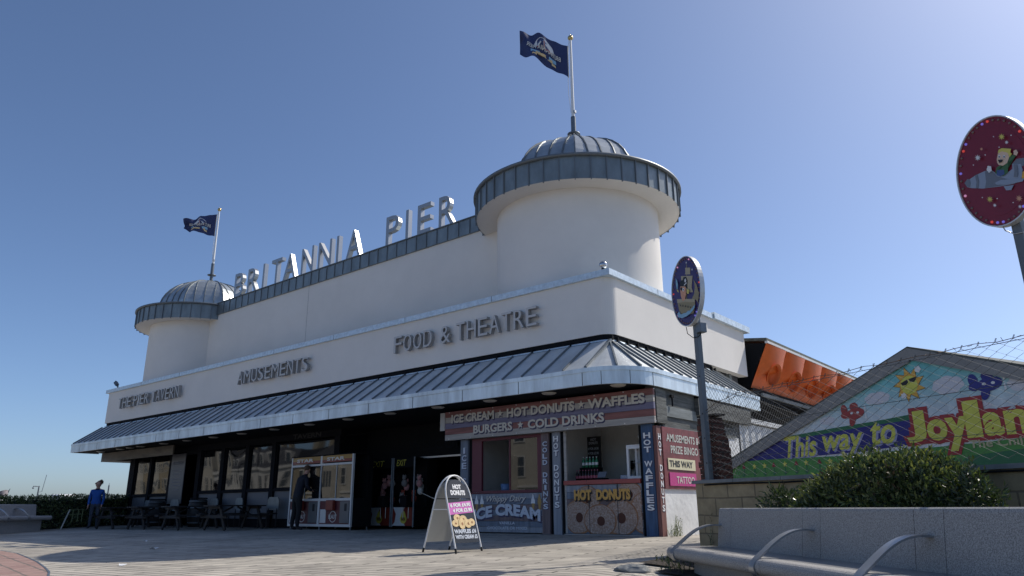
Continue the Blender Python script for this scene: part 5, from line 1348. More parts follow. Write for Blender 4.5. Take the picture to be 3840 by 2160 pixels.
jl = [('J',1.80,2.13,1.345,1.755),('o',2.10,2.42,1.345,1.62),('y',2.36,2.70,1.20,1.62),('l',2.62,2.86,1.345,1.80),('a',2.84,3.12,1.345,1.63),('n',3.10,3.42,1.345,1.63),('d',3.42,3.74,1.345,1.80)]
for i, (ch, a, b, c, d) in enumerate(jl): 
    mb = MB(); text(mb, ch, FMu(3+.1*i), a-.04, b+.04, c-.045, d+.045, bold=.12, th=.0005); mb.build('lettering_outline', 'mural_red', mu)
paint('lettering_outline', 'mural_red', [[(1.86,1.32),(3.76,1.32),(3.76,1.55),(1.86,1.55)]], 2.9)
for ch, a, b, c, d in jl: mtext('lettering', ch, 'mural_yellow', a+.02, b-.02, c, d, 4.2, .045)
mtext('small_lettering', "The Children's Fun Park", 'mural_cream', 2.64, 4.45, 1.22, 1.32, 3.4, .02)
def cloud(cx, cz, rx, rz_, seed): 
    q = random.Random(seed); ph = q.uniform(0,6)
    return [(cx+rx*(1+.10*abs(math.sin(3.5*a+ph)))*math.cos(a)*1.0, cz+rz_*(1+.22*abs(math.sin(3.5*a+ph)))*math.sin(a)) for a in [2*math.pi*i/48 for i in range(48)]]
for cx, cz, rx, rz_ in ((2.50,2.03,.20,.10),(1.45,2.0,.19,.075),(3.42,1.93,.18,.09),(.55,1.78,.13,.05),(2.9,1.72,.1,.03)): paint('painted_cloud', 'mural_cloud', [cloud(cx, cz, rx, rz_, int(cx*10))], 1.2)
# sun with dark glasses
sunp = []
for i in range(18):
    a = 2*math.pi*i/18+.2; r = .235 if i % 2 == 0 else .135
    sunp.append((1.97+r*math.cos(a+(.14 if i % 2 == 0 else 0)), 2.12+r*math.sin(a+(.14 if i % 2 == 0 else 0))))
paint('painted_sun_outline', 'ink', [[(1.97+(p[0]-1.97)*1.05, 2.12+(p[1]-2.12)*1.05) for p in sunp]], 1.6)
paint('painted_sun_rays', 'mural_orange', [sunp], 2); paint('painted_sun_face', 'mural_yellow', [ellipse(1.97,2.11,.125,.125,28)], 2.4)
paint('painted_glasses', 'ink', [[(1.85,2.15),(1.96,2.19),(1.965,2.145),(1.93,2.115),(1.875,2.115)],[(1.975,2.19),(2.085,2.205),(2.085,2.17),(2.05,2.14),(1.99,2.15)]], 2.8)
paint('painted_glove', 'art_white', [blob(2.13,2.30,.045,7,16),blob(1.87,1.975,.04,8,16)], 2.9)
def plane(cx, cz, s, m_):
    E_ = lambda x, z, a, b, r=0.: ellipse(cx+x*s, cz+z*s, a*s, b*s, 26, rot=r)
    paint('painted_plane', m_, [E_(.04,-.02,.165,.085,.12)], 2); paint('painted_tail', m_, [E_(-.15,.05,.06,.085,.2), E_(-.15,-.03,.07,.05)], 2.1)
    paint('painted_cockpit', m_, [E_(.03,.085,.075,.06)], 2.2); paint('painted_wing', m_, [E_(-.02,-.11,.055,.10,-.35)], 2.3)
    paint('painted_window', 'art_white', [ellipse(cx-.02*s,cz-.01*s,.025*s,.017*s,12),ellipse(cx+.09*s,cz-.01*s,.025*s,.017*s,12)], 2.6)
    paint('painted_propeller', 'art_white', [ellipse(cx+.225*s,cz+.045*s,.014*s,.045*s,12),ellipse(cx+.225*s,cz-.075*s,.014*s,.045*s,12)], 2.7)
plane(2.98, 1.985, 1.0, 'plane_blue'); plane(1.02, 1.85, .95, 'plane_red')
for i, (x, k) in enumerate(((-1.30,1),(-1.05,0),(-.82,0),(-.62,1),(-.38,0),(-.15,1),(.05,0),(.3,1),(.5,0))):
    paint('painted_stalk', 'mural_green2', [[(x-.012,1.03),(x+.012,1.03),(x+.02,1.15),(x+.004,1.16)],[(x-.05,1.10),(x-.01,1.03),(x+.0,1.04)],[(x+.06,1.11),(x+.01,1.03),(x+.0,1.04)]], 2)
    paint('painted_flower', 'mural_tulip' if k else 'mural_yellow', [star(x+.01,1.19,.05,5 if not k else 3,.5)], 2.5)

# ================================================================ ORANGE PANEL BUILDING AND SIDE SHED
t = ob = thing('orange_building', 'long low building clad in scooped orange panels behind the pier', 'building', (-9.5, 24, 0))
y0, y1 = 21.0, 36.0; xt, zt_, xb, zb_ = -7.65, 5.17, -8.25, 3.92
mb = MB(); mb.mesh([(xt-.02,y0,zt_),(xb-.02,y0,zb_),(-9.2,y0,zb_),(-9.2,y0,zt_+.2),(xt-.02,y1,zt_),(xb-.02,y1,zb_),(-9.2,y1,zb_),(-9.2,y1,zt_+.2)], [(0,1,2,3),(7,6,5,4),(1,5,6,2),(2,6,7,3)]); mb.build('end_wall', 'black_paint', t)
UP = Vector((xt-xb, 0, zt_-zb_)); NL = Vector((UP.z, 0, -UP.x)).normalized(); SL = UP.length; UPN = UP.normalized()
nU = 8; pw = 1.72
for k in range(nU):
    # panel with a half-cone scoop swelling out towards its oval mouth
    a = y0+.02+pw*k; b = a+pw-.02; N1, N2 = 26, 22; mb = MB(); vs = []
    def bulge(u, v):
        cx = .44; r = .30+.14*v; d = (u-cx)/r
        if abs(d) >= 1: return 0
        return .46*math.sqrt(1-d*d)*sm((v-.22)/.30)*(1.15-.75*v)
    for i in range(N1+1):
        for j in range(N2+1):
            u, v_ = i/N1, j/N2; p = Vector((xb, a, zb_))+UP*v_+Vector((0,(b-a)*u,0))+NL*bulge(u, v_); vs.append(p)
    fs = [(i*(N2+1)+j, (i+1)*(N2+1)+j, (i+1)*(N2+1)+j+1, i*(N2+1)+j+1) for i in range(N1) for j in range(N2)]
    mb.mesh(vs, fs, True); pn = mb.build('orange_panel', 'orange_panel', t)
    mb = MB(); nn0 = (NL*.72+Vector((0,-1,0))*.70).normalized(); e2 = (UPN-nn0*UPN.dot(nn0)).normalized(); e1 = nn0.cross(e2)
    c = Vector((xb, a+pw*.25, zb_))+UP*.40+NL*.37
    n = 24; R1, R2 = .20, .36
    o1 = [c+e1*R1*math.cos(2*math.pi*i/n)+e2*R2*math.sin(2*math.pi*i/n) for i in range(n)]; nn = e1.cross(e2); nn = nn if nn.dot(NL) > 0 else -nn
    o2 = [c+(p-c)*.86+nn*.015 for p in o1]; o3 = [c+(p-c)*.8-nn*.16 for p in o1]; o1 = [p+nn*.012 for p in o1]
    mb.mesh(o1+o2+o3, [(i,(i+1)%n,n+(i+1)%n,n+i) for i in range(n)]+[(n+i,n+(i+1)%n,2*n+(i+1)%n,2*n+i) for i in range(n)]+[[2*n+i for i in range(n)]], True); mb.build('scoop_mouth', 'orange_panel', pn)
mb = MB(); mb.box(xt-.03, xt+.05, y0, y1, zt_, zt_+.07); mb.build('gutter', 'barge_white', t)
mb = MB(); mb.mesh([(xt+.03,y0,zt_+.075),(xt+.03,y1,zt_+.075),(-12,y1,zt_+.62),(-12,y0,zt_+.62),(xt+.03,y0,zt_+.16),(xt+.03,y1,zt_+.16),(-12,y1,zt_+.70),(-12,y0,zt_+.70)], [(0,1,2,3),(7,6,5,4),(0,4,5,1),(0,3,7,4)]); mb.build('roof', 'roof_moss', t)
mb = MB(); mb.box(-9.2, xb+.1, y0+.02, y1, zb_-.30, zb_-.02); mb.build('lower_beam', 'black_paint', t)
mb = MB(); mb.box(xb+.1, xb+.16, y0+.5, y1, zb_-.22, zb_-.12); mb.build('lower_rail', 'timber_grey', t)
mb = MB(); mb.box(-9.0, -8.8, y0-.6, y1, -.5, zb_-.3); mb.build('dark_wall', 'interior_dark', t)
mb = MB(); mb.box(-8.52, -8.40, 19.9, 20.05, 2.9, 4.3); mb.build('prop', 'timber_grey', t)
t = thing('side_shed', 'white corrugated side shed between the kiosk wall and the painted shed', 'shed', (-7.2, 19, 0))
mb = MB(); vs = []; N = 60
for i in range(N+1):
    y = 17.35+5*i/N; x = -7.2+.02*math.sin(i*math.pi*.8)
    vs += [(x, y, -.3), (x, y, 2.52)]
mb.mesh(vs, [(2*i, 2*i+2, 2*i+3, 2*i+1) for i in range(N)]); mb.box(-8.8, -7.25, 17.4, 22.3, -.3, 2.5); mb.build('corrugated_wall', 'corr_white', t)
mb = MB(); mb.box(-8.8, -7.12, 17.92, 22.4, 2.55, 2.66); mb.build('roof_edge', 'corr_white', t)

# ================================================================ PLANTS
def sprigs(name, parent, sampler, n, L, m_list, per=6, twig=True, seed=1, up=.5, loc=None, label=None):
    """leafy shoots: sampler() gives (point, outward normal)"""
    random.seed(seed); mb = MB()
    for _ in range(n):
        p, nr = sampler(); ax = (nr*.7+Vector((0,0,up))+rv()*.45).normalized()
        sh = random.random(); l0 = L*random.uniform(.7,1.25)
        for k in range(per):
            q = p+ax*l0*.42*k; side = ax.cross(rv()).normalized()
            d = (ax*(.35+.12*k)+side*(1.0-.12*k)).normalized()
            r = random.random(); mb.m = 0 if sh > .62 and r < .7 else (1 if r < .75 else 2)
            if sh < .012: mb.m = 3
            leaf(mb, q, d, (nr+rv()*.5).normalized(), l0*random.uniform(.8,1.2), l0*.42)
    return mb.build(name, m_list, parent)
LV = ['leaf_lit','leaf_mid','leaf_dark','leaf_brown']
# big rounded shrub behind the near bench
SC = Vector((-2.02, 8.02, -.25)); SX = WD; SY = WN
t = thing('clipped_shrub', 'large rounded evergreen shrub with sunlit top behind the granite bench', 'shrub', (SC.x, SC.y, -.22))
def shrub_pt(a, b):
    """superellipsoid with lumps; a round, b from ground to top"""
    ca, sa = math.cos(a), math.sin(a); pw = lambda v, e: math.copysign(abs(v)**e, v)
    cb, sb = max(0, math.cos(b))**.42, max(0, math.sin(b))**.62
    v = Vector((1.0*cb*pw(ca,.8), .46*cb*pw(sa,.85), 1.20*sb))
    lump = 1+.10*noise.noise((v.x*1.7+3, v.y*1.7, v.z*1.7))+.06*noise.noise((v.x*4, v.y*4+5, v.z*4))
    v *= lump; v.z *= 1-.36*max(0, -v.x-.05)-.16*max(0, v.x-.35)  # lower towards the left
    return SC+SX*v.x+SY*v.y+Vector((0,0,v.z))
def shrub_s(depth=.16):
    while True:
        a = random.uniform(0, 2*math.pi); b = math.asin(random.random()**.8)
        p = shrub_pt(a, b); e = .02; n = (shrub_pt(a+e, b)-p).cross(shrub_pt(a, b+e)-p)
        if n.length < 1e-9: continue
        n.normalize()
        if n.dot(p-(SC+Vector((0,0,.4)))) < 0: n = -n
        if n.dot(Vector((-.2,-.9,.55))) < -.45 and random.random() < .75: continue
        return p-n*random.random()**1.6*depth+n*.015*random.random(), n
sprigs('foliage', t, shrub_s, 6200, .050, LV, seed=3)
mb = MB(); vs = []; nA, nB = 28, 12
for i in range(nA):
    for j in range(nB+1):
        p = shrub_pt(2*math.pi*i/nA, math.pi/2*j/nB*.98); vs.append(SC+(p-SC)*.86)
mb.mesh(vs, [(i*(nB+1)+j, ((i+1)%nA)*(nB+1)+j, ((i+1)%nA)*(nB+1)+j+1, i*(nB+1)+j+1) for i in range(nA) for j in range(nB)], True); mb.build('blocking_core', 'core_dark', t)  # dark core added inside the shrub to block light through the leaves
mb = MB()
for k in range(7): 
    q = SC+SX*random.uniform(-.5,.5)+SY*random.uniform(-.2,.2); mb.tube([Vector((q.x,q.y,-.3)), q+Vector((random.uniform(-.2,.2),random.uniform(-.2,.2),.6))], [.02,.01], 5)
mb.build('stem', 'twig', t)
# darker shrub tail towards the right and low feathery shrub on the left
def lowshrub(name, label, c, rx, ry, rz_, n, L, mats_, seed, spiky=False):
    t = thing(name, label, 'shrub', (c[0], c[1], c[2])); c = Vector(c)
    def s_():
        d = rv(); d.z = abs(d.z)
        lump = 1+.18*noise.noise(d*2.3+Vector((seed,0,0)))
        p = c+SX*d.x*rx*lump+SY*d.y*ry*lump+Vector((0,0,d.z*rz_*lump)); nr = (SX*d.x/rx+SY*d.y/ry+Vector((0,0,d.z/rz_))).normalized()
        return p-nr*random.random()*.10, nr
    sprigs('foliage', t, s_, n, L, mats_, seed=seed, up=.25 if spiky else .5, per=7 if spiky else 6)
    mb = MB(); mb.sphere(c, 1, 10, (rx*.72, ry*.6, rz_*.75)); mb.build('blocking_core', 'core_dark', t)  # solid dark ellipsoid added so light does not pass through the foliage
    mb = MB(); mb.tube([c+Vector((0,0,-.1)), c+Vector((0,0,rz_*.6))], [.02,.01], 6); mb.build('stem', 'twig', t); return t
lowshrub('low_shrub', 'small dark feathery shrub left of the big shrub behind the bench', (-3.12, 8.70, -.15), .52, .24, .84, 900, .045, ['leaf_mid','leaf_dark','leaf_dark','leaf_brown'], 21, True)
lowshrub('dark_shrub', 'dark shrub in shade against the wall, right of the big shrub', (-1.12, 7.5, -.2), .30, .26, .95, 850, .050, ['leaf_mid','leaf_dark','leaf_dark','leaf_dark'], 33)
def weed(label, c, h, n, seed, spread=.10, mats_=('leaf_pale','leaf_mid','leaf_lit')):
    """tuft of upright stems set with narrow leaves"""
    t = thing('weed', label, 'weed', c); rnd = random.Random(seed); random.seed(seed); mb = MB(); st = MB()
    for i in range(n):
        b = Vector(c)+Vector((rnd.uniform(-.5,.5)*spread, rnd.uniform(-.5,.5)*spread, 0)); lean_ = Vector((rnd.gauss(0,.16), rnd.gauss(0,.16), 1)).normalized(); hh = h*rnd.uniform(.45,1)
        tip = b+lean_*hh; st.tube([b, b+lean_*hh*.5+Vector((rnd.gauss(0,.01),rnd.gauss(0,.01),0)), tip], [.004,.003,.001], 4)
        for k in range(12):
            q = b+(tip-b)*(k+2)/14; mb.m = rnd.randrange(3); leaf(mb, q, (lean_*.9+rv()*.6).normalized(), rv(), .045*rnd.uniform(.6,1.3), .010)
    mb.build('leaves', list(mats_), t); st.build('stems', 'leaf_pale', t); return t
weed('tall pale green weed growing at the foot of the white kiosk wall', (-7.10, 13.55, -.10), .52, 26, 4, .22)
weed('thin dry weed growing up the sandstone wall behind the bench end', tuple(wpt(.12,-.06,-.1)), .62, 3, 6, .06, ('leaf_brown','leaf_dark','leaf_brown'))
weed('straggly dark weed by the bench foot at the end of the planting bed', (-4.35, 8.3, -.22), .22, 14, 8, .35, ('leaf_mid','leaf_dark','leaf_mid'))
weed('small dark weed in the soil in front of the sandstone wall end', (-4.75, 8.9, -.18), .16, 12, 12, .4, ('leaf_mid','leaf_dark','leaf_dark'))
t = thing('edging_stone', 'rough pale edging stone on the paving by the bench end', 'stone', (-4.6, 8.0, -.2))
bm = bmesh.new(); bmesh.ops.create_icosphere(bm, subdivisions=3, radius=1)
for v in bm.verts: v.co *= 1+.25*noise.noise(v.co*1.4); v.co = Vector((v.co.x*.22, v.co.y*.14, v.co.z*.07))
bm.verts.index_update(); mb = MB(); mb.T = Matrix.Translation((-4.75, 7.95, -.16)) @ Matrix.Rotation(.6,4,'Z'); mb.mesh([v.co[:] for v in bm.verts], [[v.index for v in f.verts] for f in bm.faces]); bm.free(); mb.build('stone', 'coping', t)
# far clipped hedge
HP = [Vector((-26.3,3.6,0)), Vector((-30.75,10.35,0)), Vector((-31.6,12.6,0)), Vector((-34.2,17.5,0))]
t = thing('hedge', 'clipped dark green hedge running behind the far bench and the man', 'hedge', (-30.75, 10.35, -.1))
seg = [(HP[i], HP[i+1]) for i in range(3)]; ln = [(b-a).length for a, b in seg]
def hedge_s():
    r = random.random()*sum(ln); i = 0
    while r > ln[i]: r -= ln[i]; i += 1
    a, b = seg[i]; d = (b-a).normalized(); nf = Vector((d.y, -d.x, 0)); nf = nf if nf.x > 0 else -nf
    p = a+d*r; g = gz(p.x, p.y); top = 1.08+.03*noise.noise(Vector((p.x*.8, p.y*.8, 0)))+.05*noise.noise(Vector((p.x*3, p.y*3, 0)))
    if random.random() < .28: return p+nf*random.uniform(-.8,.0)+Vector((0,0,g+top-.02-random.random()**2*.08)), Vector((0,0,1))
    return p+nf*(.04*noise.noise(Vector((p.x*2,p.y*2,r)))-random.random()**2*.12)+Vector((0,0,g+top*random.random())), nf
sprigs('foliage', t, hedge_s, 6500, .085, LV, per=4, seed=5)
mb = MB()
for a, b in seg:
    d = (b-a).normalized(); nf = Vector((d.y, -d.x, 0)); nf = nf if nf.x > 0 else -nf
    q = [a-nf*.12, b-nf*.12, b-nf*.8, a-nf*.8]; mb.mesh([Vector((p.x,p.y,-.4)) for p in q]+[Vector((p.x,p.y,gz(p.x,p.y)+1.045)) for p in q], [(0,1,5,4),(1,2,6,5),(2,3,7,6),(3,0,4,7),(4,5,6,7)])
mb.build('blocking_core', 'core_dark', t)  # added dark core that keeps sky light from showing through the hedge
t = thing('trellis', 'thin pale wooden trellis leaning in the dark hedge', 'trellis', (-30.0, 10.9, -.06))
mb = MB(); T0 = Vector((-29.95,10.75,-.06)); dx_ = Vector((-.35,.94,0))
mb.bar(T0, T0+dx_*.25+Vector((0,0,.68)), .03, .03); mb.build('pole', 'letter_cream', t)
mb = MB(); 
for z in (.50,.66): mb.bar(T0+dx_*.15+Vector((0,0,z)), T0+dx_*.85+Vector((0,0,z+.02)), .02, .02)
for s in (.4,.62,.8): mb.bar(T0+dx_*s+Vector((0,0,.25)), T0+dx_*s+Vector((0,0,.68)), .02, .02)
mb.build('lattice', 'leaf_pale', t)

# ================================================================ THINGS FAR BEYOND THE HEDGE
t = thing('lamp_mast', 'distant grey mast with a lamp arm and aerial beyond the hedge', 'mast', (-70, 22.95, 0))
mb = MB(); mb.tube([(-70,22.95,0),(-69.8,22.9,2.60)], [.08,.05], 8); mb.build('pole', 'steel_dark', t)
mb = MB(); mb.tube([(-69.8,22.9,2.55),(-69.7,22.45,2.56),(-69.7,22.45,2.45)], .035, 6); mb.sphere((-69.7,22.45,2.42), .07, 8); mb.build('lamp_arm', 'steel_dark', t)
mb = MB(); mb.tube([(-69.9,22.95,2.1),(-69.9,23.2,2.15),(-69.9,23.35,3.5)], .022, 6); mb.build('aerial', 'steel_dark', t)
t = thing('far_pole', 'thin distant pole rising above the hedge beside the tavern', 'pole', (-65.4, 26.6, 0))
mb = MB(); mb.tube([(-65.4,26.6,0),(-65.4,26.6,2.6)], .06, 8); mb.build('pole', 'steel_dark', t)
mb = MB(); mb.tube([(-65.4,26.6,2.6),(-65.4,26.6,2.75)], .03, 6); mb.build('tip', 'steel', t)
t = thing('white_kiosk', 'distant white seafront kiosk roof at the far left edge above the hedge', 'kiosk', (-73, 21, 0))
mb = MB(); mb.box(-74,-72.6,19.0,21.2,0,1.45); mb.build('wall', 'letter_white', t)
mb = MB(); mb.box(-74.1,-72.5,18.8,21.3,1.45,1.75); mb.build('roof', 'white_paint', t)
t = thing('far_flag', 'small dark and white flag on a leaning staff at the far left edge', 'flag', (-71.9, 21.4, 1.5))
mb = MB(); mb.tube([(-72,21.25,1.4),(-71.8,21.45,2.4)], .025, 6); mb.build('staff', 'steel_dark', t)
mb = MB(); n = 10; vs = []
for i in range(n+1):
    for j in range(5): u, v_ = i/n, j/4; vs.append((-71.85+.1*math.sin(5*u), 21.38-1.0*u, 1.78+.50*v_-.12*u+.05*math.sin(6*u)))
fs = [(i*5+j, (i+1)*5+j, (i+1)*5+j+1, i*5+j+1) for i in range(n) for j in range(4)]
mb.mesh(vs[:], fs, True); mb.build('cloth', mat('flag_far', (.45,.40,.40), .8, 0, c2=(.05,.04,.05), scale=2.2), t)
t = thing('parked_van', 'distant white van roof showing just above the hedge', 'van', (-70, 25, 0))
mb = MB(); mb.bevbox(-71,-69,24.2,25.6,.4,1.95,.15); mb.build('body', 'letter_white', t)
mb = MB(); mb.box(-68.995,-68.99,24.4,25.4,1.2,1.7); mb.build('window', 'glass', t)

# ================================================================ LITTER
for i, (x, y, sx) in enumerate(((-18.0,8.3,.06),(-15.2,7.2,.10),(-11.9,5.2,.08))):
    g = gz(x, y)+.006; t = None; mb = MB(); rnd = random.Random(40+i)
    pts = [(x+sx*math.cos(a)*rnd.uniform(.5,1.2), y+sx*math.sin(a)*rnd.uniform(.5,1.2), g+rnd.uniform(0,.035)) for a in [2*math.pi*k/9 for k in range(9)]]
    vs = [(x, y, g+.02)]+pts; mb.mesh(vs, [(0,1+k,1+(k+1)%9) for k in range(9)])
    o = mb.build('paper_scrap', 'letter_white', loc=(x,y,g)); tag(o, ['small white paper scrap lying in the shaded paving, farthest of the scraps','pale paper scrap lying in the shade in the middle of the paving','white paper scrap lying on sunlit paving nearest the brick edge'][i], 'litter', 'paper scraps on the paving')

# ================================================================ PEOPLE
def skin(name, chains, regions, parent, mats_, sub=2):
    """chains: lists of (x,y,z,r); the first vertex of the first chain is the pelvis root. One continuous surface."""
    me = bpy.data.meshes.new(name); vs = []; es = []; rad = []; key = {}
    def vid(p):
        k = (round(p[0],4), round(p[1],4), round(p[2],4))
        if k not in key: key[k] = len(vs); vs.append(p[:3]); rad.append(p[3])
        return key[k]
    for c in chains:
        ids = [vid(p) for p in c]
        for a, b in zip(ids, ids[1:]): es.append((a, b))
    me.from_pydata(vs, es, []); o = bpy.data.objects.new(name, me); col.objects.link(o)
    md = o.modifiers.new('skin', 'SKIN'); md.use_smooth_shade = True
    me.skin_vertices[0].data[0].use_root = True
    for i, r in enumerate(rad):
        rr = r if isinstance(r, tuple) else (r, r); me.skin_vertices[0].data[i].radius = rr
    sd = o.modifiers.new('sub', 'SUBSURF'); sd.levels = sub; sd.render_levels = sub
    dg = bpy.context.evaluated_depsgraph_get(); m2 = bpy.data.meshes.new_from_object(o.evaluated_get(dg))
    bpy.data.objects.remove(o)
    for m_ in mats_: m2.materials.append(M[m_])
    for p in m2.polygons: p.use_smooth = True; p.material_index = regions(p.center)
    b = bpy.data.objects.new(name, m2); col.objects.link(b); b.parent = parent; WM[b.name] = WM[parent.name]; return b
def hand(root, d, out, curl=.5, s=1.):
    """five finger chains and a thumb rooted in the palm; d along the hand, out = thumb side"""
    d = Vector(d).normalized(); o = Vector(out).normalized(); nrm = d.cross(o).normalized(); ch = []; R0 = Vector(root)
    palm = R0+d*.05*s; ch.append([(*R0,.028*s),(*(R0+d*.03*s),.032*s),(*(palm+d*.02*s),.034*s)])
    base = palm+d*.02*s
    for i, (off, L) in enumerate(((.030,.072),(.010,.080),(-.010,.075),(-.030,.060))):
        p0 = base; p1 = palm+d*.045*s+o*off*s; p2 = p1+(d*.9+nrm*curl*.5).normalized()*L*.55*s; p3 = p2+(d*.6+nrm*curl).normalized()*L*.45*s
        ch.append([(*p0,.034*s),(*p1,.010*s),(*p2,.009*s),(*p3,.007*s)])
    q1 = R0+d*.035*s+o*.035*s; q2 = q1+(d*.7+o*.6).normalized()*.035*s; ch.append([(*(R0+d*.03*s),.032*s),(*q1,.012*s),(*q2,.009*s)])
    return ch
# man in the blue sweater, standing and looking to the left of the picture
g = gz(-29.67, 11.7)
man = thing('person', 'man in a bright blue sweater and jeans standing by the hedge, looking left', 'person', (-29.67, 11.7, g), R(56))
S_ = .93      # local: faces -Y, +X is his left
def z_(v): return v*S_
P0 = (0, 0, z_(.95), (.150,.115))
body = [[P0, (0,.0,z_(1.08),(.155,.12)), (0,-.015,z_(1.24),(.165,.125)), (0,-.01,z_(1.38),(.150,.11)), (0,.0,z_(1.49),(.070,.065)), (0,-.01,z_(1.56),.055), (0,-.01,z_(1.61),(.100,.105)), (0,-.01,z_(1.70),(.112,.118)), (0,-.01,z_(1.79),(.085,.09))]]
for sx in (-1, 1):
    fx = .10*sx; fy = -.05 if sx < 0 else .08
    body.append([P0, (sx*.095,0,z_(.86),.098), (sx*.10,fy*.3-.02,z_(.50),.064), (sx*.105,fy*.7,z_(.27),.056), (sx*.105,fy,z_(.09),.042), (sx*.11,fy-.05,z_(.045),.044), (sx*.125,fy-.16,z_(.03),.034)])
    hx = sx*.30
    body.append([(0,-.01,z_(1.38),(.150,.11)), (sx*.185,.0,z_(1.41),.066), (sx*.225,.03,z_(1.20),.056), (sx*.235,.01,z_(1.08),.047), (sx*.225,-.07,z_(.93),.038), (sx*.22,-.10,z_(.87),.027)])
    hc = hand((sx*.22,-.10,z_(.87)), (0,-.25,-1), (0,-1,.0) , .5, .95); hc[0][0] = (sx*.22,-.10,z_(.87),.027); body += hc
def reg(c):
    z = c.z/S_; 
    if z > 1.47: return 0
    if abs(c.x) > .16 and z < .89 and z > .66 and c.y < -.07: return 0
    if z > .92 or (abs(c.x) > .18 and z > .88): return 1
    return 3 if z < .085 else 2
skin('body', body, reg, man, ['skin','sweater','jeans','shoe'])
HM = WM[man.name] @ Matrix.Rotation(R(-62),4,'Z')      # the head is turned to his right
mb = MB(); mb.T = HM
hz_ = z_(1.70); mb.sphere((0,-.118,hz_-.015), .016, 6, (1,1.2,1.1)); mb.sphere((-.082,-.02,hz_-.015), .02, 6, (.5,.9,1.4)); mb.sphere((.082,-.02,hz_-.015), .02, 6, (.5,.9,1.4)); mb.build('nose_and_ears', 'skin', man)
mb = MB(); mb.T = HM
for sx in (-1,1): mb.sphere((sx*.034,-.100,hz_+.012), .027, 8, (1,.4,.7)); mb.bar((sx*.06,-.09,hz_+.015),(sx*.085,-.0,hz_+.012),.005,.006)
mb.bar((-.012,-.11,hz_+.015),(.012,-.11,hz_+.015),.005,.005); mb.build('sunglasses', 'ink', man)
mb = MB(); mb.T = HM; mb.box(-.022,.022,-.112,-.104,hz_-.062,hz_-.054); mb.build('mouth', 'claw_maroon', man)
random.seed(77); mb = MB(); mb.T = HM; mb.sphere((0,.030,hz_+.030), .088, 12, (1,1.05,.95))
mb.T = Matrix.Identity(4); HR = HM.to_3x3()
for _ in range(260):
    d = rv(); d.y = abs(d.y)*.9; d.z = d.z*.8+.25
    p = HM @ (Vector((0,.030,hz_+.030))+d.normalized()*.08); q = HR @ (d*.6+Vector((.1,.7,.55))+rv()*.4)
    leaf(mb, p, q, rv(), .05*random.uniform(.5,1.3), .016)
mb.build('hair', 'hair_brown', man)
mb = MB(); mb.T = WM[man.name]; mb.lathe([(.085,z_(1.455)),(.066,z_(1.50)),(.072,z_(1.505)),(.095,z_(1.46))], (0,0,0), 20); mb.build('collar', 'navy', man)
# player in dark clothes bending to the claw machine
pl = thing('person', 'person in dark clothes leaning on the white claw machine, seen from behind', 'person', (-18.85, 12.92, 0), R(176))
P0 = (0, .0, .95, (.155,.12))
b2 = [[P0, (0,-.03,1.10,(.165,.125)), (0,-.10,1.28,(.175,.13)), (0,-.17,1.42,(.160,.115)), (0,-.21,1.52,(.072,.07)), (0,-.25,1.585,.058), (0,-.28,1.64,(.075,.085)), (0,-.29,1.715,(.08,.095)), (0,-.275,1.78,(.06,.075))]]
for sx in (-1, 1):
    b2.append([P0, (sx*.10,0,.85,.105), (sx*.13,-.02,.50,.078), (sx*.14,.02,.26,.07), (sx*.145,.02,.09,.05), (sx*.15,-.03,.045,.046), (sx*.16,-.15,.032,.036)])
    h_ = (sx*.22,-.36,1.08) if sx < 0 else (sx*.26,-.33,1.02)
    b2.append([(0,-.17,1.42,(.160,.115)), (sx*.195,-.16,1.42,.072), (sx*.275,-.12,1.21,.060), (sx*.27,-.24,1.11,.048), (*h_,.032)])
    hc = hand(h_, (-sx*.2,-1,-.1), (-sx,.1,.2), .5); hc[0][0] = (*h_,.032); b2 += hc
def reg2(c):
    if c.z > 1.555 and c.y < -.15: return 0
    if c.y < -.315 and c.z < 1.2: return 0
    return 1 if c.z > .92 else (3 if c.z < .085 else 2)
skin('body', b2, reg2, pl, ['skin','navy','black_cloth','shoe'])
mb = MB(); mb.T = WM[pl.name]; mb.sphere((0,-.268,1.735), .096, 12, (1,1.05,.95)); mb.build('hair', 'hair_brown', pl)
mb = MB(); mb.T = WM[pl.name]; mb.sphere((-.085,-.285,1.69), .02, 6, (.5,.9,1.4)); mb.sphere((.085,-.285,1.69), .02, 6, (.5,.9,1.4)); mb.sphere((0,-.395,1.69), .017, 6); mb.build('nose_and_ears', 'skin', pl)

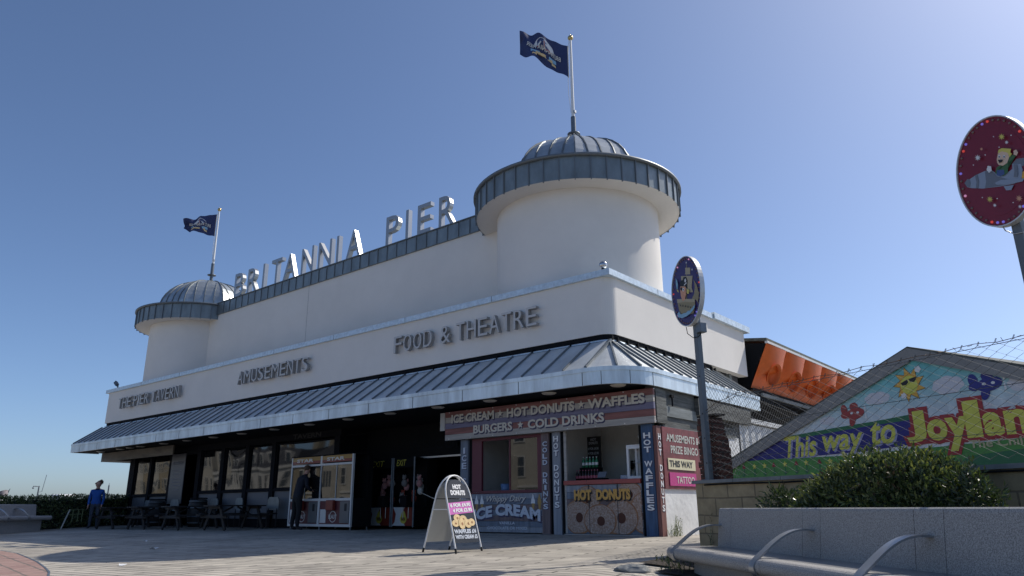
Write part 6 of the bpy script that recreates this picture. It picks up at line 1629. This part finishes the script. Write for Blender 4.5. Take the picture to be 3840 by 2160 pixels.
# ================================================================ HOUSES ACROSS THE ROAD (seen mirrored in the windows)
def house(label, x0, x1, storeys, mw, roof, seed):
    yb = -26.; t = thing('town_house', label, 'house', ((x0+x1)/2, yb, gz(0,yb)), 0, 'town houses across the road'); g = gz(0, yb); H_ = 3.1*storeys; w_ = x1-x0
    mb = MB(); mb.box(x0, x1, yb-9, yb, g, g+H_); mb.build('wall', mw, t)
    mb = MB(); mb.box(x0-.1, x1+.1, yb-.1, yb+.3, g+H_, g+H_+.35); mb.box(x0, x1, yb+.001, yb+.12, g+3.0, g+3.2); mb.build('cornice', 'house_white', t)
    mb = MB()
    if roof == 'mansard': mb.mesh([(x0,yb+.1,g+H_+.36),(x1,yb+.1,g+H_+.36),(x1,yb-1.6,g+H_+2.9),(x0,yb-1.6,g+H_+2.9),(x0,yb-8,g+H_+.36),(x1,yb-8,g+H_+.36),(x1,yb-7,g+H_+2.9),(x0,yb-7,g+H_+2.9)], [(0,1,2,3),(3,2,6,7),(5,4,7,6),(0,3,7,4),(1,5,6,2)])
    else: mb.mesh([(x0-.2,yb+.3,g+H_+.36),(x1+.2,yb+.3,g+H_+.36),(x1+.2,yb-8.8,g+H_+.36),(x0-.2,yb-8.8,g+H_+.36),(x0+w_*.25,yb-4.3,g+H_+3.1),(x1-w_*.25,yb-4.3,g+H_+3.1)], [(0,1,5,4),(2,3,4,5),(3,0,4),(1,2,5)])
    r_ = mb.build('roof', 'slate', t)
    mb = MB()
    for x in (x0+.5, x1-1.3): mb.box(x, x+.8, yb-5, yb-4.2, g+H_+1, g+H_+4.0)
    mb.build('chimney', 'house_buff', r_)
    if roof == 'mansard':
        for k in range(2):
            cx = x0+w_*(k+.5)/2; mb = MB(); mb.box(cx-.8, cx+.8, yb-1.5, yb-.25, g+H_+.5, g+H_+2.3); d = mb.build('dormer', 'house_white', t)
            mb = MB(); mb.box(cx-.55, cx+.55, yb-.249, yb-.22, g+H_+.75, g+H_+2.05); mb.build('window', 'house_glass', d)
    cols_ = max(2, int(w_/2.4))
    for s in range(storeys):
        for k in range(cols_):
            cx = x0+w_*(k+.5)/cols_; z = g+3.1*s+.9
            mb = MB(); mb.box(cx-.55, cx+.55, yb+.002, yb+.06, z, z+1.7); o = mb.build('window', 'house_glass', t)
            mb = MB()
            for a, b, c, d in ((cx-.68,cx-.55,z-.1,z+1.83),(cx+.55,cx+.68,z-.1,z+1.83),(cx-.55,cx+.55,z+1.70,z+1.83),(cx-.55,cx+.55,z-.1,z),(cx-.55,cx+.55,z+.82,z+.88)): mb.box(a, b, yb+.003, yb+.10, c, d)
            mb.build('frame', 'house_white', o)
    # bay over two storeys
    bx0 = x0+w_*.12; bx1 = bx0+w_*.36; mb = MB(); mb.mesh([(bx0,yb+.01,g),(bx0+.5,yb+1.0,g),(bx1-.5,yb+1.0,g),(bx1,yb+.01,g),(bx0,yb+.01,g+5.8),(bx0+.5,yb+1.0,g+5.8),(bx1-.5,yb+1.0,g+5.8),(bx1,yb+.01,g+5.8)], [(0,4,5,1),(1,5,6,2),(2,6,7,3),(4,7,6,5)]); bo = mb.build('bay', mw, t)
    for z in (.8, 3.7):
        n = 3; 
        for k in range(n):
            a = bx0+.55+(bx1-bx0-1.1)*k/n; b = bx0+.55+(bx1-bx0-1.1)*(k+1)/n
            mb = MB(); mb.box(a+.1, b-.1, yb+1.002, yb+1.03, g+z, g+z+1.7); mb.build('window', 'house_glass', bo)
    return t
HS = [(-30,-38,3,'house_white','hip','wide white three storey house across the road, first of the terrace'),(-38.6,-47,3,'house_cream','hip','cream three storey house across the road with a tall bay'),(-47.6,-56,3,'house_white','mansard','white house with slate mansard across the road'),(-56.6,-64,2,'house_buff','hip','low buff brick house across the road'),(-64.6,-72,3,'house_cream','hip','tall cream house with cornice across the road'),(-72.6,-80,2,'house_buff','hip','buff brick house with low hipped roof across the road'),(-80.6,-89,2,'house_white','mansard','low white house with dormers across the road'),(-89.6,-98,2,'house_white','mansard','last low white mansard house in the terrace'),(-98.6,-107,3,'house_cream','hip','far cream house near the end of the terrace'),(-107.6,-118,4,'house_buff','hip','tall buff house at the far end of the terrace'),(-118.6,-130,4,'house_cream','hip','tall cream house at the very end of the terrace')]
for i, (b, a, n, mw, rf, lb) in enumerate(HS): house(lb, a, b, n, mw, rf, i)
t = thing('road_kerb', 'pale stone kerb along the road across from the pier', 'kerb', (-45, -11.9, -.7))
mb = MB(); mb.box(-110, 0, -12.0, -11.75, -.75, -.56); mb.build('kerb', 'granite_far', t)
